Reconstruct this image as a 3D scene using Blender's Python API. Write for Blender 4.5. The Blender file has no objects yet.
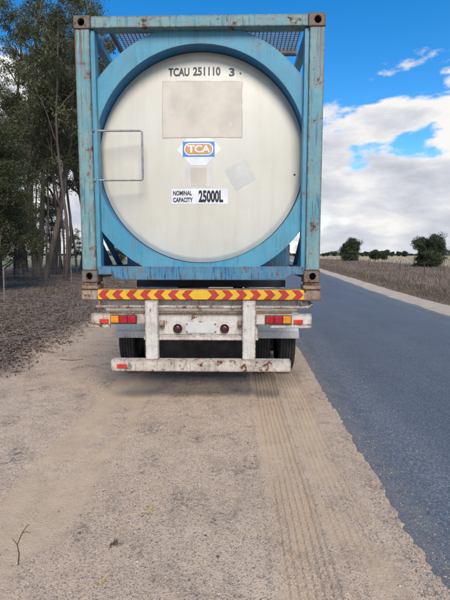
import bpy, bmesh, math, random
import numpy as np
from mathutils import Vector, Matrix

R = math.radians
scene = bpy.context.scene
COL = scene.collection

# ------------------------------------------------------------------ camera
CAM_H = 1.6
cam_d = bpy.data.cameras.new('camera')
cam = bpy.data.objects.new('camera', cam_d)
COL.objects.link(cam)
cam.location = (0, 0, CAM_H)
cam.rotation_euler = (R(90 - 6.0), 0, 0)
cam_d.sensor_fit = 'VERTICAL'
cam_d.sensor_height = 36.0
cam_d.lens = 36.0 * 433.0 / 600.0
cam_d.clip_start = 0.05
cam_d.clip_end = 8000
scene.camera = cam

# ------------------------------------------------------------------ sky
SUN_EL, SUN_AZ = 46.0, 172.0        # azimuth clockwise from +Y (behind the camera, to its right)
world = bpy.data.worlds.new('World')
scene.world = world
world.use_nodes = True
wn, wl = world.node_tree.nodes, world.node_tree.links
wn.clear()


def wnode(t, **kw):
    n = wn.new(t)
    for k, v in kw.items():
        setattr(n, k, v)
    return n


def wmath(op, a, b=None, c=None, clamp=False):
    n = wn.new('ShaderNodeMath')
    n.operation = op
    n.use_clamp = clamp
    for i, v in enumerate((a, b, c)):
        if v is None:
            continue
        if isinstance(v, (int, float)):
            n.inputs[i].default_value = v
        else:
            wl.new(v, n.inputs[i])
    return n.outputs[0]


w_out = wnode('ShaderNodeOutputWorld')
sky = wnode('ShaderNodeTexSky', sky_type='NISHITA', sun_disc=False)
sky.sun_elevation = R(SUN_EL)
sky.sun_rotation = R(SUN_AZ)
sky.air_density = 1.0
sky.dust_density = 0.0
sky.ozone_density = 3.0
bg_sky = wnode('ShaderNodeBackground')
bg_sky.inputs['Strength'].default_value = 0.075
hsv = wnode('ShaderNodeHueSaturation')
hsv.inputs['Saturation'].default_value = 1.4
wl.new(sky.outputs[0], hsv.inputs['Color'])
wl.new(hsv.outputs[0], bg_sky.inputs['Color'])
tc = wnode('ShaderNodeTexCoord')
sep = wnode('ShaderNodeSeparateXYZ')
wl.new(tc.outputs['Generated'], sep.inputs[0])
dx, dy, dz = sep.outputs


def wnoise(vec, scale, detail, rough, off=(0, 0, 0), stretch=(1, 1, 1), dist=0.0):
    m = wnode('ShaderNodeMapping')
    m.inputs['Location'].default_value = off
    m.inputs['Scale'].default_value = stretch
    wl.new(vec, m.inputs['Vector'])
    n = wnode('ShaderNodeTexNoise')
    n.inputs['Scale'].default_value = scale
    n.inputs['Detail'].default_value = detail
    n.inputs['Roughness'].default_value = rough
    n.inputs['Distortion'].default_value = dist
    wl.new(m.outputs[0], n.inputs['Vector'])
    return n.outputs['Fac']


CL_OFF = (16.0, 8.9, 18.7)
LOW_OFF = (17.4, 4.2, 4.3)
n_shape = wnoise(tc.outputs['Generated'], 4.4, 11, 0.56, CL_OFF, (1, 1, 2.4))
n_low = wnoise(tc.outputs['Generated'], 1.8, 2, 0.5, LOW_OFF)
# cloud bank: full cover low down, breaking up into blue higher in the sky
bank = wmath('MULTIPLY', wmath('SUBTRACT', 0.325, dz), 6.5)
low = wmath('MULTIPLY', wmath('SUBTRACT', n_low, 0.5), 2.0)
shp = wmath('MULTIPLY', wmath('SUBTRACT', n_shape, 0.5), 2.3)
cov = wmath('ADD', wmath('ADD', wmath('MINIMUM', wmath('MAXIMUM', bank, -0.6), 0.36), low), shp)
mask_n = wnode('ShaderNodeMapRange', interpolation_type='SMOOTHSTEP')
mask_n.inputs['From Min'].default_value = 0.0
mask_n.inputs['From Max'].default_value = 0.17
wl.new(cov, mask_n.inputs['Value'])
mask = mask_n.outputs[0]
n_sh = wnoise(tc.outputs['Generated'], 7.5, 10, 0.56, (9.0, 4.4, 0.0), (1, 1, 2.6))
n_sh2 = wnoise(tc.outputs['Generated'], 3.0, 4, 0.5, (1.0, 8.4, 2.0), (1, 1, 2.6))
rim = wmath('MULTIPLY', wmath('SUBTRACT', 0.55, cov, None, True), 0.16)
shade = wmath('ADD', wmath('ADD', wmath('MULTIPLY', n_sh, 0.6), wmath('MULTIPLY', n_sh2, 0.4)), rim)
rmp = wnode('ShaderNodeValToRGB')
e = rmp.color_ramp.elements
e[0].position, e[0].color = 0.38, (0.58, 0.61, 0.70, 1)
e[1].position, e[1].color = 0.61, (1.08, 1.06, 1.04, 1)
em = rmp.color_ramp.elements.new(0.5)
em.color = (0.79, 0.81, 0.87, 1)
wl.new(shade, rmp.inputs[0])
bg_cl = wnode('ShaderNodeBackground')
bg_cl.inputs['Strength'].default_value = 0.33
wl.new(rmp.outputs[0], bg_cl.inputs['Color'])
mixw = wnode('ShaderNodeMixShader')
wl.new(mask, mixw.inputs[0])
wl.new(bg_sky.outputs[0], mixw.inputs[1])
wl.new(bg_cl.outputs[0], mixw.inputs[2])
wl.new(mixw.outputs[0], w_out.inputs['Surface'])

# ------------------------------------------------------------------ sun (veiled by thin cloud)
sun_d = bpy.data.lights.new('sun', 'SUN')
sun_d.energy = 1.5
sun_d.angle = R(28)
sun_d.color = (1.0, 0.92, 0.81)
sun = bpy.data.objects.new('sun', sun_d)
COL.objects.link(sun)
sdir = Vector((math.sin(R(SUN_AZ)) * math.cos(R(SUN_EL)), math.cos(R(SUN_AZ)) * math.cos(R(SUN_EL)), math.sin(R(SUN_EL))))
sun.rotation_euler = sdir.to_track_quat('Z', 'Y').to_euler()
sun.location = sdir * 60

vs = scene.view_settings
vs.view_transform = 'Standard'
vs.look = 'None'
vs.gamma = 1.0
vs.exposure = 1.44
vs.use_curve_mapping = False

# ------------------------------------------------------------------ numeric helpers
rng = np.random.default_rng(11)
random.seed(4)


def _hash(ix, iy, seed):
    h = (ix.astype(np.int64) * 374761393 + iy.astype(np.int64) * 668265263 + seed * 974634777) & 0xffffffff
    h = ((h ^ (h >> 13)) * 1274126177) & 0xffffffff
    return ((h ^ (h >> 16)) & 0xffff) / 65535.0


def vnoise(x, y, seed=0):
    x = np.asarray(x, float); y = np.asarray(y, float)
    ix, iy = np.floor(x), np.floor(y)
    fx, fy = x - ix, y - iy
    fx = fx * fx * (3 - 2 * fx); fy = fy * fy * (3 - 2 * fy)
    a = _hash(ix, iy, seed); b = _hash(ix + 1, iy, seed)
    c = _hash(ix, iy + 1, seed); d = _hash(ix + 1, iy + 1, seed)
    return (a * (1 - fx) + b * fx) * (1 - fy) + (c * (1 - fx) + d * fx) * fy


def fbm(x, y, oct=4, seed=0):
    s = 0; amp = 0.5; t = 0
    for i in range(oct):
        s = s + amp * vnoise(x, y, seed + i * 17); t += amp
        x = x * 2.03; y = y * 2.03; amp *= 0.5
    return s / t


def smooth(a, b, x):
    t = np.clip((x - a) / (b - a), 0, 1)
    return t * t * (3 - 2 * t)


def np_mesh(name, V, F, smooth_shade=False, attrs=None):
    """V (n,3); F (m,k) all faces alike; attrs {name: per-vertex float or (n,3) colour}"""
    me = bpy.data.meshes.new(name)
    V = np.ascontiguousarray(V, np.float32); F = np.ascontiguousarray(F, np.int32)
    k = F.shape[1]
    me.vertices.add(len(V)); me.vertices.foreach_set('co', V.ravel())
    me.loops.add(F.size); me.loops.foreach_set('vertex_index', F.ravel())
    me.polygons.add(len(F)); me.polygons.foreach_set('loop_start', np.arange(0, F.size, k, dtype=np.int32))
    me.update(calc_edges=True)
    if smooth_shade:
        me.polygons.foreach_set('use_smooth', np.ones(len(F), bool))
    for an, av in (attrs or {}).items():
        av = np.asarray(av, np.float32)
        if av.ndim == 1:
            a = me.attributes.new(an, 'FLOAT', 'POINT'); a.data.foreach_set('value', np.ascontiguousarray(av))
        else:
            c4 = np.ones((len(av), 4), np.float32); c4[:, :3] = av
            a = me.attributes.new(an, 'FLOAT_COLOR', 'POINT'); a.data.foreach_set('color', c4.ravel())
    return me


def grid_faces(nr, nc):
    i = np.arange(nr - 1)[:, None] * nc + np.arange(nc - 1)[None, :]
    return np.stack([i, i + 1, i + nc + 1, i + nc], -1).reshape(-1, 4)


class MB:
    """collects shapes into one mesh"""
    def __init__(self):
        self.v = []; self.f = []

    def add(self, V, F):
        o = len(self.v)
        self.v += [tuple(p) for p in V]
        self.f += [tuple(i + o for i in q) for q in F]
        return self

    def box(self, x0, x1, y0, y1, z0, z1):
        V = [(x0, y0, z0), (x1, y0, z0), (x1, y1, z0), (x0, y1, z0), (x0, y0, z1), (x1, y0, z1), (x1, y1, z1), (x0, y1, z1)]
        F = [(0, 3, 2, 1), (4, 5, 6, 7), (0, 1, 5, 4), (1, 2, 6, 5), (2, 3, 7, 6), (3, 0, 4, 7)]
        return self.add(V, F)

    def prism_y(self, pts, y0, y1):
        """polygon of (x, z), counter-clockwise seen from -y, extruded along y"""
        n = len(pts)
        V = [(x, y0, z) for x, z in pts] + [(x, y1, z) for x, z in pts]
        F = [tuple(range(n)), tuple(range(2 * n - 1, n - 1, -1))]
        F += [((i + 1) % n, i, i + n, (i + 1) % n + n) for i in range(n)]
        return self.add(V, F)

    def tube(self, pts, rad, n=10, caps=True):
        pts = [Vector(p) for p in pts]
        rads = rad if isinstance(rad, (list, tuple)) else [rad] * len(pts)
        V, F = [], []
        up = Vector((0.13, 0.21, 0.97))
        for i, p in enumerate(pts):
            t = (pts[min(i + 1, len(pts) - 1)] - pts[max(i - 1, 0)]).normalized()
            u = t.cross(up)
            if u.length < 1e-3:
                u = t.cross(Vector((1, 0, 0)))
            u.normalize(); w = t.cross(u)
            for k in range(n):
                a = 2 * math.pi * k / n
                V.append(p + (u * math.cos(a) + w * math.sin(a)) * rads[i])
        for i in range(len(pts) - 1):
            for k in range(n):
                k2 = (k + 1) % n
                F.append((i * n + k, i * n + k2, (i + 1) * n + k2, (i + 1) * n + k))
        if caps:
            F.append(tuple(range(n - 1, -1, -1)))
            F.append(tuple(range((len(pts) - 1) * n, len(pts) * n)))
        return self.add(V, F)

    def lathe(self, prof, n=48, axis='x', c=(0, 0, 0), close=False):
        """prof: (offset along axis, radius)"""
        V, F = [], []
        for (o, r) in prof:
            for k in range(n):
                a = 2 * math.pi * k / n
                p = (o, r * math.cos(a), r * math.sin(a)) if axis == 'x' else (r * math.cos(a), o, r * math.sin(a))
                V.append((p[0] + c[0], p[1] + c[1], p[2] + c[2]))
        m = len(prof)
        for i in range(m if close else m - 1):
            j = (i + 1) % m
            for k in range(n):
                k2 = (k + 1) % n
                F.append((i * n + k, i * n + k2, j * n + k2, j * n + k))
        return self.add(V, F)

    def build(self, name, mat, parent=None, bevel=0.0, smooth_ang=None, seg=2):
        me = bpy.data.meshes.new(name)
        me.from_pydata(self.v, [], self.f)
        bm = bmesh.new(); bm.from_mesh(me)
        bmesh.ops.recalc_face_normals(bm, faces=bm.faces)
        if bevel:
            ed = [ed for ed in bm.edges if len(ed.link_faces) == 2 and ed.calc_face_angle(0) > R(35)]
            bmesh.ops.bevel(bm, geom=ed, offset=bevel, segments=seg, affect='EDGES', profile=0.5, clamp_overlap=True)
        bm.to_mesh(me); bm.free()
        if smooth_ang:
            me.polygons.foreach_set('use_smooth', np.ones(len(me.polygons), bool))
            me.set_sharp_from_angle(angle=R(smooth_ang))
        return link(name, me, mat, parent)


def link(name, me, mat, parent=None):
    o = bpy.data.objects.new(name, me)
    if mat and not me.materials:
        me.materials.append(mat)
    COL.objects.link(o)
    if parent:
        o.parent = parent
    return o


def tag(o, label=None, cat=None, group=None, kind=None):
    if label: o['label'] = label
    if cat: o['category'] = cat
    if group: o['group'] = group
    if kind: o['kind'] = kind
    return o


def empty(name, loc=(0, 0, 0), rz=0.0):
    o = bpy.data.objects.new(name, None)
    o.empty_display_size = 0.3
    o.location = loc; o.rotation_euler = (0, 0, rz)
    COL.objects.link(o)
    return o


def copy_tree(o, parent=None):
    c = o.copy(); COL.objects.link(c); c.parent = parent
    for ch in list(o.children):
        copy_tree(ch, c)
    return c


# ------------------------------------------------------------------ materials
class NT:
    def __init__(self, name):
        self.m = bpy.data.materials.new(name); self.m.use_nodes = True
        self.t = self.m.node_tree; self.n = self.t.nodes; self.l = self.t.links
        self.n.clear()
        self.out = self.n.new('ShaderNodeOutputMaterial')
        self.b = self.n.new('ShaderNodeBsdfPrincipled')
        self.l.new(self.b.outputs[0], self.out.inputs[0])
        self._tc = None

    def set(self, sock, v):
        s = self.b.inputs[sock]
        if isinstance(v, (int, float)): s.default_value = v
        elif isinstance(v, tuple): s.default_value = v if len(v) == 4 else (*v, 1)
        else: self.l.new(v, s)
        return self

    def _in(self, s, v):
        if isinstance(v, (int, float)): s.default_value = v
        elif isinstance(v, tuple): s.default_value = (*v, 1) if (len(v) == 3 and s.type == 'RGBA') else v
        else: self.l.new(v, s)

    def coord(self, which='Object'):
        if not self._tc: self._tc = self.n.new('ShaderNodeTexCoord')
        return self._tc.outputs[which]

    def pos(self):
        return self.n.new('ShaderNodeNewGeometry').outputs['Position']

    def mapping(self, vec, scale=(1, 1, 1), loc=(0, 0, 0), rot=(0, 0, 0)):
        n = self.n.new('ShaderNodeMapping'); self.l.new(vec, n.inputs['Vector'])
        n.inputs['Scale'].default_value = scale; n.inputs['Location'].default_value = loc; n.inputs['Rotation'].default_value = rot
        return n.outputs[0]

    def noise(self, vec, scale, detail=4, rough=0.55, dist=0.0, col=False):
        n = self.n.new('ShaderNodeTexNoise'); self.l.new(vec, n.inputs['Vector'])
        n.inputs['Scale'].default_value = scale; n.inputs['Detail'].default_value = detail
        n.inputs['Roughness'].default_value = rough; n.inputs['Distortion'].default_value = dist
        return n.outputs['Color' if col else 'Fac']

    def voronoi(self, vec, scale, out='Distance', feature='F1'):
        n = self.n.new('ShaderNodeTexVoronoi'); self.l.new(vec, n.inputs['Vector']); n.feature = feature
        n.inputs['Scale'].default_value = scale
        return n.outputs[out]

    def rampf(self, v, a, b, lo=0.0, hi=1.0):
        n = self.n.new('ShaderNodeMapRange'); n.interpolation_type = 'SMOOTHSTEP'
        self._in(n.inputs['Value'], v)
        n.inputs['From Min'].default_value = a; n.inputs['From Max'].default_value = b
        n.inputs['To Min'].default_value = lo; n.inputs['To Max'].default_value = hi
        return n.outputs[0]

    def math(self, op, a, b=0.0, clamp=False):
        n = self.n.new('ShaderNodeMath'); n.operation = op; n.use_clamp = clamp
        self._in(n.inputs[0], a); self._in(n.inputs[1], b)
        return n.outputs[0]

    def mix(self, fac, a, b, mode='MIX'):
        n = self.n.new('ShaderNodeMix'); n.data_type = 'RGBA'; n.blend_type = mode
        self._in(n.inputs[0], fac); self._in(n.inputs[6], a); self._in(n.inputs[7], b)
        return n.outputs[2]

    def attr(self, name, out='Fac'):
        n = self.n.new('ShaderNodeAttribute'); n.attribute_name = name
        return n.outputs[out]

    def objrand(self):
        return self.n.new('ShaderNodeObjectInfo').outputs['Random']

    def sepxyz(self, v):
        n = self.n.new('ShaderNodeSeparateXYZ'); self.l.new(v, n.inputs[0]); return n.outputs

    def bump(self, h, strength=0.3, dist=0.01):
        n = self.n.new('ShaderNodeBump'); n.inputs['Strength'].default_value = strength; n.inputs['Distance'].default_value = dist
        self.l.new(h, n.inputs['Height']); self.l.new(n.outputs[0], self.b.inputs['Normal'])
        return self

    def edge(self, radius=0.012):
        """1 where a sharp edge is near (worn paint)"""
        bv = self.n.new('ShaderNodeBevel'); bv.samples = 3; bv.inputs['Radius'].default_value = radius
        g = self.n.new('ShaderNodeNewGeometry')
        d = self.n.new('ShaderNodeVectorMath'); d.operation = 'DOT_PRODUCT'
        self.l.new(bv.outputs[0], d.inputs[0]); self.l.new(g.outputs['True Normal'], d.inputs[1])
        return self.math('SUBTRACT', 1.0, d.outputs['Value'], True)


def simple(name, col, rough=0.6, metal=0.0, var=0.12, scale=6.0):
    t = NT(name)
    n = t.noise(t.coord(), scale, 5)
    k = t.rampf(n, 0.3, 0.7, 1 - var, 1 + var)
    t.set('Base Color', t.mix(1.0, col, k, 'MULTIPLY')).set('Roughness', rough).set('Metallic', metal)
    return t.m


def worn_paint(name, cols, rust_amt=0.5, scratch=0.4, rough=0.5, dirt=0.3, edge_amt=0.6, scl=1.0, streak=0.25, scratch_col=(0.02, 0.09, 0.15), tops=False):
    """old paint: tone patches, scratches, rust at worn edges and in patches, faint run-down streaks"""
    t = NT(name)
    P = t.coord()
    big = t.noise(P, 1.6 * scl, 5, 0.6)
    c = t.mix(t.rampf(big, 0.38, 0.62), cols[0], cols[1])
    mid = t.noise(P, 11 * scl, 6, 0.65)
    c = t.mix(t.rampf(mid, 0.45, 0.75, 0, 0.35), c, cols[2])
    # scratches: thin bands of a warped wave-like noise
    for (rot, sc, amt) in (((0.25, 0.2, 0.4), 9.0, scratch), ((-0.35, 0.15, 1.4), 12.0, scratch), ((1.2, 0.9, 0.3), 10.0, scratch * 0.9), ((0.6, -1.1, 2.0), 8.0, scratch * 0.8)):
        v = t.noise(t.mapping(P, (sc * 3.2 * scl, sc * 3.2 * scl, sc * 0.22 * scl), (rot[0] * 7, 1, 3), rot), 1.0, 2, 0.6, 0.25)
        line = t.rampf(v, 0.61, 0.66)
        gate = t.rampf(t.noise(t.mapping(P, loc=(rot[2] * 3, 5, 2)), 2.6 * scl, 4, 0.6), 0.38, 0.52)
        c = t.mix(t.math('MULTIPLY', t.math('MULTIPLY', line, gate), amt), c, scratch_col)
    chips = t.rampf(t.noise(t.mapping(P, loc=(4, 4, 9)), 38 * scl, 3, 0.6), 0.64, 0.69)
    rcol = t.mix(t.rampf(t.noise(P, 25 * scl, 4), 0.35, 0.65), (0.075, 0.028, 0.014), (0.20, 0.085, 0.035))
    rn = t.noise(t.mapping(P, loc=(2, 7, 1)), 5.0 * scl, 7, 0.7)
    ed = t.rampf(t.edge(0.028), 0.01, 0.10, 0, edge_amt * 1.4)
    r = t.math('ADD', t.rampf(rn, 0.70 - 0.15 * rust_amt, 0.76 - 0.14 * rust_amt), t.math('MULTIPLY', ed, t.rampf(t.noise(P, 14 * scl, 5, 0.7), 0.36, 0.56)), True)
    r = t.math('ADD', r, t.math('MULTIPLY', chips, 0.9 * rust_amt), True)
    halo = t.rampf(rn, 0.57 - 0.15 * rust_amt, 0.74 - 0.14 * rust_amt, 0, 0.55)
    c = t.mix(halo, c, t.mix(0.6, c, (0.24, 0.13, 0.07)))
    st = t.noise(t.mapping(P, (16, 16, 0.9)), 1.0, 4, 0.6)
    c = t.mix(t.rampf(st, 0.5, 0.8, 0, streak), c, (0.11, 0.075, 0.05))
    c = t.mix(t.rampf(t.noise(t.mapping(P, loc=(1, 3, 8)), 3.0, 6, 0.65), 0.45, 0.75, 0, dirt), c, (0.15, 0.12, 0.09))
    if tops:   # rust that has run down from the upper corner castings, and pale chalky upper posts
        z = t.sepxyz(P)[2]; ax = t.math('ABSOLUTE', t.sepxyz(P)[0])
        run = t.math('MULTIPLY', t.rampf(z, 3.15, 3.80), t.rampf(t.noise(t.mapping(P, (26, 26, 0.8)), 1.0, 3), 0.46, 0.60))
        run = t.math('MULTIPLY', run, t.rampf(ax, 1.08, 1.13))
        c = t.mix(t.math('MULTIPLY', run, 0.85), c, (0.17, 0.085, 0.035))
        big2 = t.rampf(t.noise(t.mapping(P, (2.3, 2.3, 2.3), (1.3, 0, 0.4)), 1.0, 5, 0.6), 0.61, 0.645)
        r = t.math('ADD', r, t.math('MULTIPLY', big2, t.rampf(z, 3.7, 3.8, 0.0, 0.95)), True)
    c = t.mix(r, c, rcol)
    t.set('Base Color', c)
    t.set('Roughness', t.math('ADD', rough, t.math('MULTIPLY', r, 0.35), True))
    t.bump(t.math('SUBTRACT', t.math('MULTIPLY', mid, 0.3), r), 0.25, 0.003)
    return t.m


M = {}
M['frame_teal'] = worn_paint('frame_teal_paint', ((0.105, 0.285, 0.32), (0.20, 0.335, 0.32), (0.045, 0.215, 0.305)), 0.8, 0.6, 0.6, 0.22, 0.9, 1.0, 0.25, tops=True)
M['frame_blue'] = worn_paint('frame_blue_paint', ((0.04, 0.185, 0.32), (0.07, 0.235, 0.33), (0.02, 0.115, 0.24)), 0.65, 0.95, 0.55, 0.3, 0.6, 1.6, 0.45, (0.012, 0.05, 0.11))
M['ring_blue'] = worn_paint('ring_blue_paint', ((0.055, 0.265, 0.38), (0.085, 0.305, 0.40), (0.04, 0.22, 0.34)), 0.30, 0.2, 0.5, 0.2, 0.3, 0.9, 0.25)
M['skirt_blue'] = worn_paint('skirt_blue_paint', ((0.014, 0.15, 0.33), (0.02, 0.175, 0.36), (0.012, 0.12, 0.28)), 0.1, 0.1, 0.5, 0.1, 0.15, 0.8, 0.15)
M['white_trailer'] = worn_paint('trailer_white_paint', ((0.60, 0.56, 0.49), (0.66, 0.62, 0.55), (0.48, 0.425, 0.35)), 0.62, 0.2, 0.5, 0.45, 0.9, 2.0, 0.4, (0.2, 0.1, 0.06))
M['bumper_white'] = worn_paint('bumper_worn_paint', ((0.54, 0.48, 0.395), (0.60, 0.54, 0.455), (0.38, 0.305, 0.23)), 0.95, 0.3, 0.6, 0.6, 1.0, 2.4, 0.45, (0.12, 0.06, 0.035))
M['rusty'] = worn_paint('rusty_steel', ((0.26, 0.17, 0.11), (0.42, 0.34, 0.26), (0.12, 0.065, 0.04)), 1.15, 0.4, 0.75, 0.6, 0.9, 2.5, 0.4, (0.07, 0.035, 0.02))
M['casting'] = worn_paint('casting_worn_paint', ((0.13, 0.17, 0.16), (0.17, 0.13, 0.09), (0.10, 0.07, 0.05)), 1.15, 0.4, 0.7, 0.5, 0.9, 3.0, 0.35)
M['chassis'] = simple('dark_chassis_paint', (0.035, 0.034, 0.034), 0.7)
M['galv'] = simple('dull_steel', (0.33, 0.32, 0.31), 0.5, 0.55, 0.2, 20)
M['grate'] = simple('walkway_steel', (0.10, 0.10, 0.11), 0.6, 0.3, 0.2, 12)
M['guard_white'] = worn_paint('mudguard_paint', ((0.62, 0.62, 0.60), (0.68, 0.68, 0.66), (0.5, 0.48, 0.45)), 0.12, 0.2, 0.45, 0.35, 0.2, 2.0, 0.2, (0.1, 0.1, 0.1))


def tank_mat():
    t = NT('cream_tank_paint')
    P = t.coord()
    c = t.mix(t.rampf(t.noise(P, 1.2, 4), 0.35, 0.65), (0.63, 0.595, 0.49), (0.67, 0.635, 0.53))
    c = t.mix(t.rampf(t.noise(t.mapping(P, (9, 9, 0.7)), 1.0, 5, 0.6), 0.42, 0.75, 0, 0.30), c, (0.50, 0.43, 0.31))
    c = t.mix(t.rampf(t.noise(P, 6.0, 6, 0.65), 0.5, 0.8, 0, 0.18), c, (0.48, 0.44, 0.36))
    c = t.mix(t.rampf(t.noise(P, 70.0, 2), 0.74, 0.78, 0, 0.6), c, (0.2, 0.14, 0.1))
    t.set('Base Color', c).set('Roughness', 0.42)
    t.bump(t.noise(P, 3.0, 3), 0.06, 0.02)
    return t.m


M['tank'] = tank_mat()


def print_mat(name, col, wear=0.3, scale=22, under=(0.6, 0.58, 0.52), rough=0.5):
    t = NT(name)
    P = t.coord()
    w = t.rampf(t.noise(P, scale, 6, 0.7), 0.55, 0.75, 0, wear)
    g = t.rampf(t.noise(P, 4, 4), 0.3, 0.7, 0.88, 1.08)
    t.set('Base Color', t.mix(w, t.mix(1.0, col, g, 'MULTIPLY'), under)).set('Roughness', rough)
    return t.m


M['ink'] = print_mat('black_lettering', (0.018, 0.018, 0.02), 0.25, 40)
M['sticker'] = print_mat('white_sticker', (0.78, 0.78, 0.80), 0.2, 14)
M['panel_beige'] = print_mat('faded_beige_panel', (0.575, 0.51, 0.415), 0.9, 6.0, (0.65, 0.60, 0.51), 0.6)
M['panel_edge'] = print_mat('panel_edge_residue', (0.46, 0.41, 0.34), 0.8, 30.0, (0.58, 0.54, 0.46), 0.7)
M['residue'] = print_mat('grey_glue_residue', (0.61, 0.595, 0.54), 0.7, 12.0, (0.66, 0.64, 0.58), 0.6)
M['residue2'] = print_mat('tan_glue_residue', (0.64, 0.61, 0.55), 0.8, 12.0, (0.68, 0.66, 0.6), 0.6)
M['logo_blue'] = print_mat('logo_blue', (0.08, 0.24, 0.62), 0.15)
M['logo_orange'] = print_mat('logo_orange', (0.62, 0.30, 0.09), 0.15)
M['yellow'] = print_mat('chevron_yellow', (0.70, 0.42, 0.02), 0.9, 16, (0.30, 0.17, 0.08))
M['red'] = print_mat('chevron_red', (0.46, 0.035, 0.025), 0.9, 16, (0.25, 0.12, 0.06))
M['plate'] = print_mat('blank_plate', (0.54, 0.53, 0.50), 0.3, 16, (0.5, 0.46, 0.4))


def lens_mat(name, col):
    t = NT(name)
    P = t.coord()
    n = t.rampf(t.noise(P, 26, 4), 0.35, 0.7, 0.8, 1.15)
    t.set('Base Color', t.mix(1.0, col, n, 'MULTIPLY')).set('Roughness', 0.22)
    t.b.inputs['Coat Weight'].default_value = 0.3
    w = t.n.new('ShaderNodeTexWave'); w.inputs['Scale'].default_value = 55; t.l.new(P, w.inputs['Vector'])
    t.bump(w.outputs['Fac'], 0.2, 0.002)
    return t.m


M['lens_red'] = lens_mat('red_lens', (0.40, 0.012, 0.02))
M['lens_amber'] = lens_mat('amber_lens', (0.72, 0.26, 0.015))
M['reflector'] = lens_mat('red_reflector', (0.62, 0.045, 0.03))
M['lens_dark'] = lens_mat('dark_red_lens', (0.075, 0.008, 0.012))


def rubber():
    t = NT('dusty_rubber')
    P = t.coord()
    d = t.rampf(t.noise(P, 5, 5, 0.6), 0.4, 0.75, 0, 0.35)
    t.set('Base Color', t.mix(d, (0.022, 0.022, 0.024), (0.16, 0.13, 0.10))).set('Roughness', 0.8)
    return t.m


M['rubber'] = rubber()

# ------------------------------------------------------------------ road geometry
def slope_int(D):
    D = np.asarray(D, float)
    d0 = np.clip(D, -20, 21)
    return 1.03 + 0.015 * d0 + 0.00225 * d0 * np.abs(d0) + np.where(D > 21, 0.1095 * (D - 21), 0)


def edge_l(D): return slope_int(D)
ROAD_W = 4.2


def ragged(D):
    return 0.10 * (fbm(D * 1.3, D * 0 + 3.1, 3, 5) - 0.5) + 0.05 * (fbm(D * 6.0, D * 0 + 1.7, 3, 9) - 0.5)


# wide ground sheet out to the horizon
def m_ground():
    t = NT('dry_paddock_ground')
    P = t.pos()
    c = t.mix(t.rampf(t.noise(P, 0.35, 6, 0.6), 0.35, 0.65), (0.30, 0.235, 0.15), (0.22, 0.165, 0.115))
    c = t.mix(t.rampf(t.noise(P, 3.0, 6, 0.7), 0.4, 0.7, 0, 0.6), c, (0.15, 0.115, 0.085))
    c = t.mix(t.rampf(t.noise(P, 0.02, 3), 0.45, 0.6, 0, 0.6), c, (0.40, 0.33, 0.21))
    t.set('Base Color', c).set('Roughness', 0.95)
    t.bump(t.noise(P, 12, 5, 0.7), 0.6, 0.04)
    return t.m


r_ = np.concatenate([[0], np.geomspace(4, 6000, 40)])
th = np.linspace(0, 2 * math.pi, 49)[:-1]
V = np.array([(r * math.cos(a), r * math.sin(a), -0.06) for r in r_[1:] for a in th] + [(0, 0, -0.06)])
nq = len(th)
F = [(i * nq + k, i * nq + (k + 1) % nq, (i + 1) * nq + (k + 1) % nq, (i + 1) * nq + k) for i in range(len(r_) - 2) for k in range(nq)]
mb = MB(); mb.add(V, F); mb.add(np.vstack([V[:nq], V[-1:]]), [(k, (k + 1) % nq, nq) for k in range(nq)])
tag(mb.build('ground', m_ground()), kind='structure')

# asphalt
def m_asphalt():
    t = NT('worn_chip_seal')
    P = t.pos()
    c = t.mix(t.rampf(t.noise(P, 0.9, 5, 0.6), 0.35, 0.65), (0.062, 0.075, 0.092), (0.082, 0.096, 0.114))
    wp = t.noise(t.mapping(P, (1.1, 0.06, 1.0)), 1.0, 4, 0.6)
    c = t.mix(t.rampf(wp, 0.4, 0.62, 0, 0.5), c, (0.104, 0.116, 0.130))
    c = t.mix(t.rampf(t.noise(P, 2.4, 6, 0.7), 0.55, 0.7, 0, 0.35), c, (0.036, 0.046, 0.060))
    vc = t.voronoi(P, 130, 'Color')
    sp = t.sepxyz(vc)[0]
    c = t.mix(t.rampf(sp, 0.62, 0.95, 0, 0.8), c, (0.15, 0.165, 0.185))
    c = t.mix(t.rampf(sp, 0.0, 0.3, 0.6, 0), c, (0.022, 0.030, 0.042))
    c = t.mix(t.rampf(t.sepxyz(t.voronoi(P, 120, 'Color'))[1], 0.93, 0.99, 0, 0.6), c, (0.30, 0.28, 0.25))
    e = t.attr('edge')       # metres in from the gravel edge
    dn = t.noise(P, 7.0, 6, 0.7)
    dust = t.rampf(t.math('ADD', e, t.math('MULTIPLY', t.math('SUBTRACT', dn, 0.5), 0.7)), 0.0, 0.22, 0.35, 0.0)
    c = t.mix(dust, c, (0.24, 0.21, 0.175))
    band = t.math('MULTIPLY', t.rampf(e, 0.12, 0.34), t.rampf(e, 0.40, 0.75, 1, 0))
    bs = t.rampf(t.noise(P, 45, 3, 0.7), 0.48, 0.66)
    c = t.mix(t.math('MULTIPLY', t.math('MULTIPLY', band, bs), 0.60), c, (0.26, 0.26, 0.26))
    t.set('Base Color', c).set('Roughness', t.rampf(sp, 0, 1, 0.62, 0.85))
    t.bump(t.voronoi(P, 150), 0.55, 0.006)
    return t.m


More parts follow.
